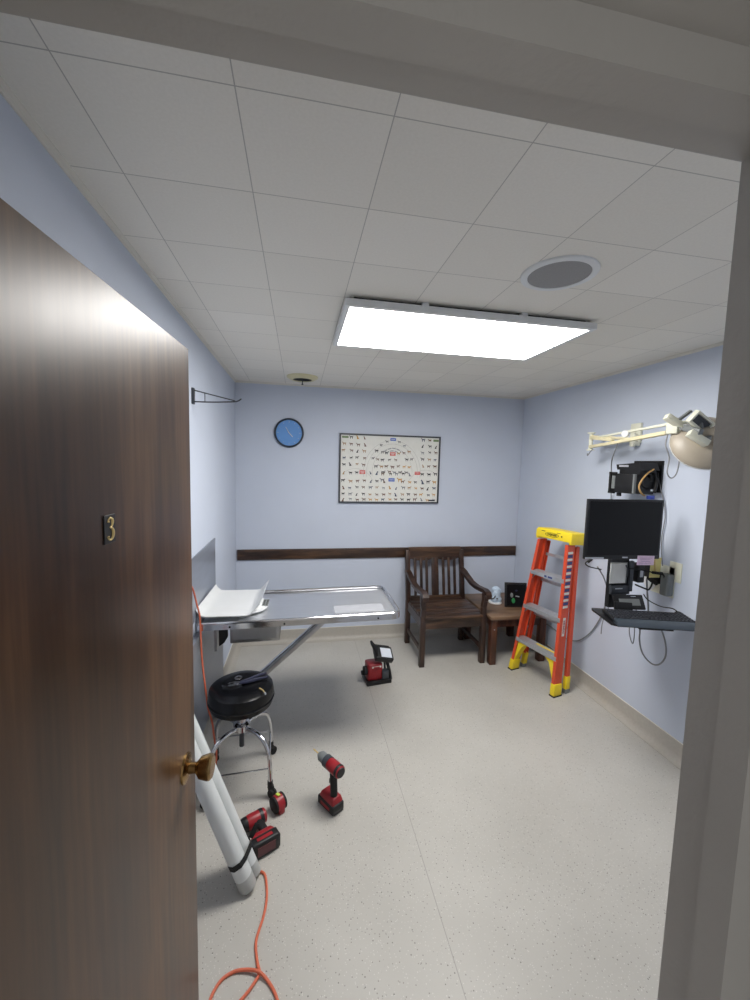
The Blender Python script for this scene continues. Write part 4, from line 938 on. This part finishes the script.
b = MB(); b.cyl((2.105, 2.03, 1.115), (2.165, 2.02, 1.108), 0.009, n=10)
b.tube([(1.97, 2.06, 1.135), (2.04, 2.045, 1.128), (2.105, 2.03, 1.115)], 0.004, 8, 4); b.tube([(2.165, 2.02, 1.108), (2.19, 2.03, 1.09), (2.195, 2.03, 1.06)], 0.004, 8, 4)
solo('power_lead', b, m_black2, 'black lead with plug reaching across to the grey power adapter', 'cable', (1.97, 2.06, 1.135))
b = MB(); b.tube([(2.03, 2.07, 1.03), (2.08, 2.05, 1.01), (2.13, 2.07, 0.995), (2.17, 2.09, 1.02), (2.18, 2.10, 1.05)], 0.005, 8, 5)
solo('curled_lead', b, m_black2, 'short black curled lead between the power brick and the black plug', 'cable', (2.03, 2.07, 1.03))
b = MB(); b.tube([(2.075, 2.05, 0.975), (2.09, 2.03, 0.945), (2.12, 1.97, 0.925), (2.16, 1.93, 0.925), (2.17, 1.90, 0.912)], 0.003, 8, 5)
solo('keyboard_lead', b, m_black2, 'thin dark lead running over the back of the keyboard', 'cable', (1.99, 2.06, 0.975))
b = MB(); b.tube([(1.70, 2.03, 1.22), (1.665, 2.05, 1.185), (1.66, 2.05, 1.170), (1.70, 2.06, 1.150), (1.80, 2.09, 1.125)], 0.0035, 8, 4); b.cyl((1.688, 2.035, 1.205), (1.668, 2.045, 1.183), 0.007, n=10)
solo('monitor_lead', b, m_black2, 'short black lead with connector below the left corner of the monitor', 'cable', (1.70, 2.03, 1.22))
b = MB(); b.tube([(2.14, 2.10, 1.05), (2.13, 2.08, 0.98), (2.14, 2.07, 0.86), (2.12, 2.07, 0.78)], 0.005, 8, 4)
solo('grey_plug_cable', b, m_cable, 'grey cable dropping from the outlet behind the keyboard tray', 'cable', (2.14, 2.10, 1.05))
b = MB(); b.tube([(2.06, 2.08, 0.87), (2.09, 2.07, 0.76), (2.10, 2.075, 0.67), (2.10, 2.045, 0.60), (2.10, 1.98, 0.568), (2.10, 1.925, 0.59), (2.10, 1.89, 0.66), (2.10, 1.905, 0.75), (2.08, 1.95, 0.86)], 0.0045, 8, 6)
solo('cable_loop', b, m_cable, 'grey cable loop hanging below the keyboard tray', 'cable', (2.0, 2.06, 0.8))
b = MB(); b.tube([(2.02, 2.06, 0.87), (2.015, 2.07, 0.74), (2.035, 2.06, 0.66), (2.045, 2.06, 0.70), (2.03, 2.05, 0.80), (2.03, 2.05, 0.87)], 0.003, 8, 5)
b.tube([(1.90, 2.12, 0.87), (1.875, 2.13, 0.78), (1.87, 2.13, 0.70)], 0.003, 8, 4)
solo('thin_cables', b, m_cable, 'thin pale cable ends dangling inside the cable loop under the tray', 'cable', (2.02, 2.06, 0.8))
b = MB(); xw = XR - 0.012
b.tube([(1.80, 2.12, 1.13), (2.0, 2.35, 1.06), (2.15, 2.46, 0.95), (xw, 2.51, 0.82), (xw, 2.545, 0.66), (xw, 2.62, 0.51), (xw, 2.70, 0.41), (xw, 2.80, 0.33), (xw, 2.95, 0.29), (xw, 3.12, 0.31), (xw - 0.01, 3.22, 0.30), (xw - 0.01, 3.3, 0.20)], 0.0048, 8, 6)
solo('network_cable', b, m_cable, 'long grey cable sagging along the right wall down behind the ladder', 'cable', (2.2, 2.5, 0.85))

# computer box on a wall holder above the monitor
t = thing('computer_box', 'black computer box in a bracket on the right wall above the monitor', 'computer', (2.14, 2.28, 1.57))
b = MB(); b.box((2.138, 2.278, 1.640), (0.150, 0.200, 0.125), bev=0.004); part('case', b, m_black, t)
b = MB(); b.box((2.060, 2.372, 1.642), (0.012, 0.016, 0.142), bev=0.003); b.box((2.060, 2.355, 1.576), (0.012, 0.050, 0.012)); b.box((2.060, 2.350, 1.706), (0.012, 0.060, 0.012)); b.box((2.08, 2.31, 1.566), (0.02, 0.02, 0.022)); part('side_bracket', b, m_black2, t)
b = MB(); b.box((2.0615, 2.345, 1.645), (0.003, 0.026, 0.085)); part('label_strip', b, m_grey, t)
b = MB(); b.box((2.066, 2.178, 1.642), (0.016, 0.012, 0.122)); part('corner_strip', b, m_grey, t)
b = MB(); b.prism([(2.07, 2.14, 1.728), (2.07, 2.33, 1.728), (2.07, 2.34, 1.762), (2.07, 2.16, 1.775)], (0.135, 0, 0)); b.box((XR - 0.006, 2.26, 1.69), (0.012, 0.22, 0.20)); b.box((2.14, 2.24, 1.715), (0.12, 0.16, 0.03)); part('top_bracket', b, m_black, t)
b = MB(); b.box((2.0685, 2.275, 1.753), (0.003, 0.075, 0.012)); part('bracket_label', b, m_silver, t)
b = MB(); b.cyl((2.15, 2.178, 1.65), (2.15, 2.165, 1.65), 0.034, n=20); b.box((2.185, 2.170, 1.69), (0.045, 0.02, 0.06), bev=0.004); b.tube([(2.19, 2.165, 1.71), (2.205, 2.155, 1.66), (2.19, 2.15, 1.59)], 0.010, 8, 4); part('rear_panel', b, m_black2, t)
b = MB(); b.box((2.170, 2.150, 1.605), (0.013, 0.006, 0.013)); part('indicator', b, m_silver, t)
b = MB(); b.tube([(2.185, 2.165, 1.738), (2.163, 2.145, 1.734), (2.127, 2.145, 1.712), (2.090, 2.145, 1.672), (2.070, 2.145, 1.626), (2.091, 2.145, 1.587), (2.121, 2.15, 1.570)], 0.0052, 8, 5)
solo('amber_cable', b, m_amber, 'tan cable looping over the front corner of the computer box', 'cable', (2.12, 2.15, 1.65))
b = MB(); b.box((2.165, 2.150, 1.560), (0.034, 0.03, 0.022), bev=0.003)
solo('blue_connector', b, m_blue, 'small blue video connector below the computer box', 'connector', (2.165, 2.150, 1.55))
b = MB()
b.tube([(XR - 0.01, 2.18, 1.72), (XR - 0.012, 2.15, 1.62), (XR - 0.012, 2.12, 1.54), (XR - 0.012, 2.10, 1.44), (XR - 0.012, 2.11, 1.30), (XR - 0.02, 2.08, 1.14)], 0.003, 8, 5)
solo('thin_wall_wire', b, m_cable, 'thin wire running down the right wall beside the monitor', 'cable', (XR - 0.01, 2.1, 1.5))

# ------------------------------------------------------------------ exam lamp on folding wall arm
t = thing('exam_lamp', 'cream swing arm examination lamp with large dish on the right wall', 'lamp', (XR, 2.36, 1.97))
b = MB(); b.box((XR - 0.010, 2.375, 1.975), (0.020, 0.085, 0.135), bev=0.006); b.cyl((XR - 0.045, 2.36, 1.885), (XR - 0.045, 2.36, 1.975), 0.014, n=14); b.box((XR - 0.03, 2.36, 1.905), (0.05, 0.04, 0.03), bev=0.004); b.box((XR - 0.03, 2.36, 1.955), (0.05, 0.04, 0.02), bev=0.004); part('wall_plate', b, m_ivory, t)
EX, EY = 2.085, 2.615
b = MB(); b.bar((XR - 0.045, 2.36, 1.935), (EX, EY, 1.962), 0.026, 0.020, bev=0.003); part('inner_arm', b, m_cream, t)
b = MB(); b.cyl((EX, EY, 1.868), (EX, EY, 1.988), 0.014, n=16); b.cyl((EX, EY, 1.984), (EX, EY, 1.992), 0.026, n=18); b.cyl((EX, EY, 1.862), (EX, EY, 1.870), 0.026, n=18); part('elbow', b, m_ivory, t)
b = MB(); b.bar((EX, EY, 1.955), (2.045, 2.36, 1.925), 0.026, 0.024, bev=0.003); part('link_arm', b, m_cream, t)
HX, HY, HZ = 1.990, 1.885, 1.963
b = MB(); b.bar((EX, EY, 1.948), (HX, HY, 1.985), 0.018, 0.014, bev=0.003); part('upper_arm', b, m_ivory, t)
b = MB(); b.bar((EX - 0.005, EY, 1.888), (2.035, 2.25, 1.912), 0.022, 0.020, bev=0.003); b.bar((2.035, 2.27, 1.911), (HX, HY + 0.02, 1.938), 0.030, 0.022, bev=0.004); part('lower_arm', b, m_cream, t)
b = MB(); c_ = Vector((2.025, 2.235, 1.955)); b.lathe([(0.020, -0.010), (0.023, -0.006), (0.023, 0.006), (0.020, 0.010)], c_, (1, 0.3, 0), 22); part('tension_knob', b, m_white, t)
hub = Vector((HX, HY - 0.02, HZ))
b = MB(); b.box(hub, (0.050, 0.060, 0.070), rot=(0, 0, 0.2), bev=0.006); b.cyl(hub + Vector((0.01, -0.01, 0)), hub + Vector((0.085, -0.055, -0.005)), 0.030, n=20); b.cyl(hub + Vector((0.03, -0.02, 0)), hub + Vector((0.05, -0.03, 0)), 0.036, n=20); part('swivel_hub', b, m_ivory, t)
n_op = Vector((0.52, 0.68, -0.42)).normalized(); dc = Vector((2.095, 1.775, 1.880))
b = MB(); RD = 0.150
prof = [(RD, 0.0), (RD * 1.03, -0.004), (RD * 1.02, -0.010), (RD * 0.96, -0.022), (RD * 0.80, -0.042), (RD * 0.55, -0.060), (RD * 0.30, -0.068), (0.001, -0.070), (0.001, -0.066), (RD * 0.3, -0.064), (RD * 0.55, -0.056), (RD * 0.80, -0.038), (RD * 0.95, -0.018), (RD * 0.98, 0.0)]
b.lathe(prof, dc, n_op, 48, cap=False); ds = part('dish', b, m_dish, t)
b = MB(); b.lathe([(RD * 0.975, 0.0), (RD * 1.045, -0.002), (RD * 1.045, 0.004), (RD * 0.975, 0.004), (RD * 0.975, 0)], dc, n_op, 48, cap=False); part('dish_rim', b, m_white, ds)
bk = dc - n_op * 0.080
b = MB(); b.lathe([(0.045, 0), (0.050, 0.006), (0.048, 0.016), (0.035, 0.022)], dc - n_op * 0.088, n_op, 24); part('lamp_holder', b, m_dish, ds)
# yoke of three cream struts around the back of the dish
def Q(x, y, z): return Vector((x, y, z))
for a_, c_, w_, d_ in ((Q(1.915, 1.85, 2.018), Q(2.015, 1.82, 1.955), 0.040, 0.030), (Q(1.940, 1.735, 1.925), Q(2.020, 1.700, 1.868), 0.036, 0.034)):
    b = MB(); b.bar(a_, c_, d_, w_, up=(0, 1, 0), bev=0.004); part('yoke_strut', b, m_ivory, t)
HMx = Matrix.Translation((2.012, 1.740, 1.980)) @ Matrix.Rotation(math.radians(30), 4, 'Y') @ Matrix.Rotation(math.radians(20), 4, 'X')
b = MB(HMx)
b.box((0, 0, 0.028), (0.125, 0.030, 0.012), bev=0.003); b.box((0, 0, -0.028), (0.125, 0.030, 0.012), bev=0.003); b.box((0.057, 0, 0), (0.012, 0.030, 0.060), bev=0.003); b.box((-0.057, 0, 0), (0.012, 0.030, 0.060), bev=0.003); hn = part('handle_frame', b, m_ivory, t)
b = MB(HMx); b.box((0, 0.006, 0), (0.104, 0.012, 0.046)); part('handle_inset', b, m_darkgrey, hn)
b = MB(); b.bar(Q(1.985, 1.80, 1.955), Q(1.975, 1.70, 1.925), 0.026, 0.030, bev=0.004); b.bar(Q(1.99, 1.83, 1.96), Q(2.03, 1.74, 1.965), 0.030, 0.030, bev=0.004); b.bar(Q(2.01, 1.70, 1.885), dc - n_op * 0.06, 0.030, 0.030); b.bar(Q(1.955, 1.83, 1.985), Q(2.015, 1.80, 2.045), 0.012, 0.016, up=(0, 1, 0)); part('yoke_rod', b, m_grey, t)
b = MB(); b.tube([(1.985, 1.895, 1.93), (1.965, 1.885, 1.87), (1.975, 1.865, 1.80), (1.965, 1.86, 1.72), (1.985, 1.85, 1.69), (2.005, 1.84, 1.72), (2.01, 1.835, 1.80), (2.02, 1.84, 1.90), (2.03, 1.86, 1.94)], 0.0035, 8, 6)
lc = part('lamp_cord', b, m_cable, t)
b = MB(); b.tube([(2.075, 2.58, 1.87), (2.08, 2.61, 1.85), (2.085, 2.64, 1.825), (2.075, 2.63, 1.84)], 0.003, 8, 4); part('elbow_cord', b, m_cable, t)
b = MB(); b.tube([(2.04, 2.31, 1.90), (2.045, 2.33, 1.86), (2.06, 2.37, 1.80), (2.11, 2.43, 1.75), (2.15, 2.47, 1.70), (2.18, 2.50, 1.62), (XR - 0.01, 2.55, 1.50), (XR - 0.01, 2.55, 1.35), (2.17, 2.40, 1.20)], 0.0035, 8, 6)
part('supply_cord', b, m_cable, t)
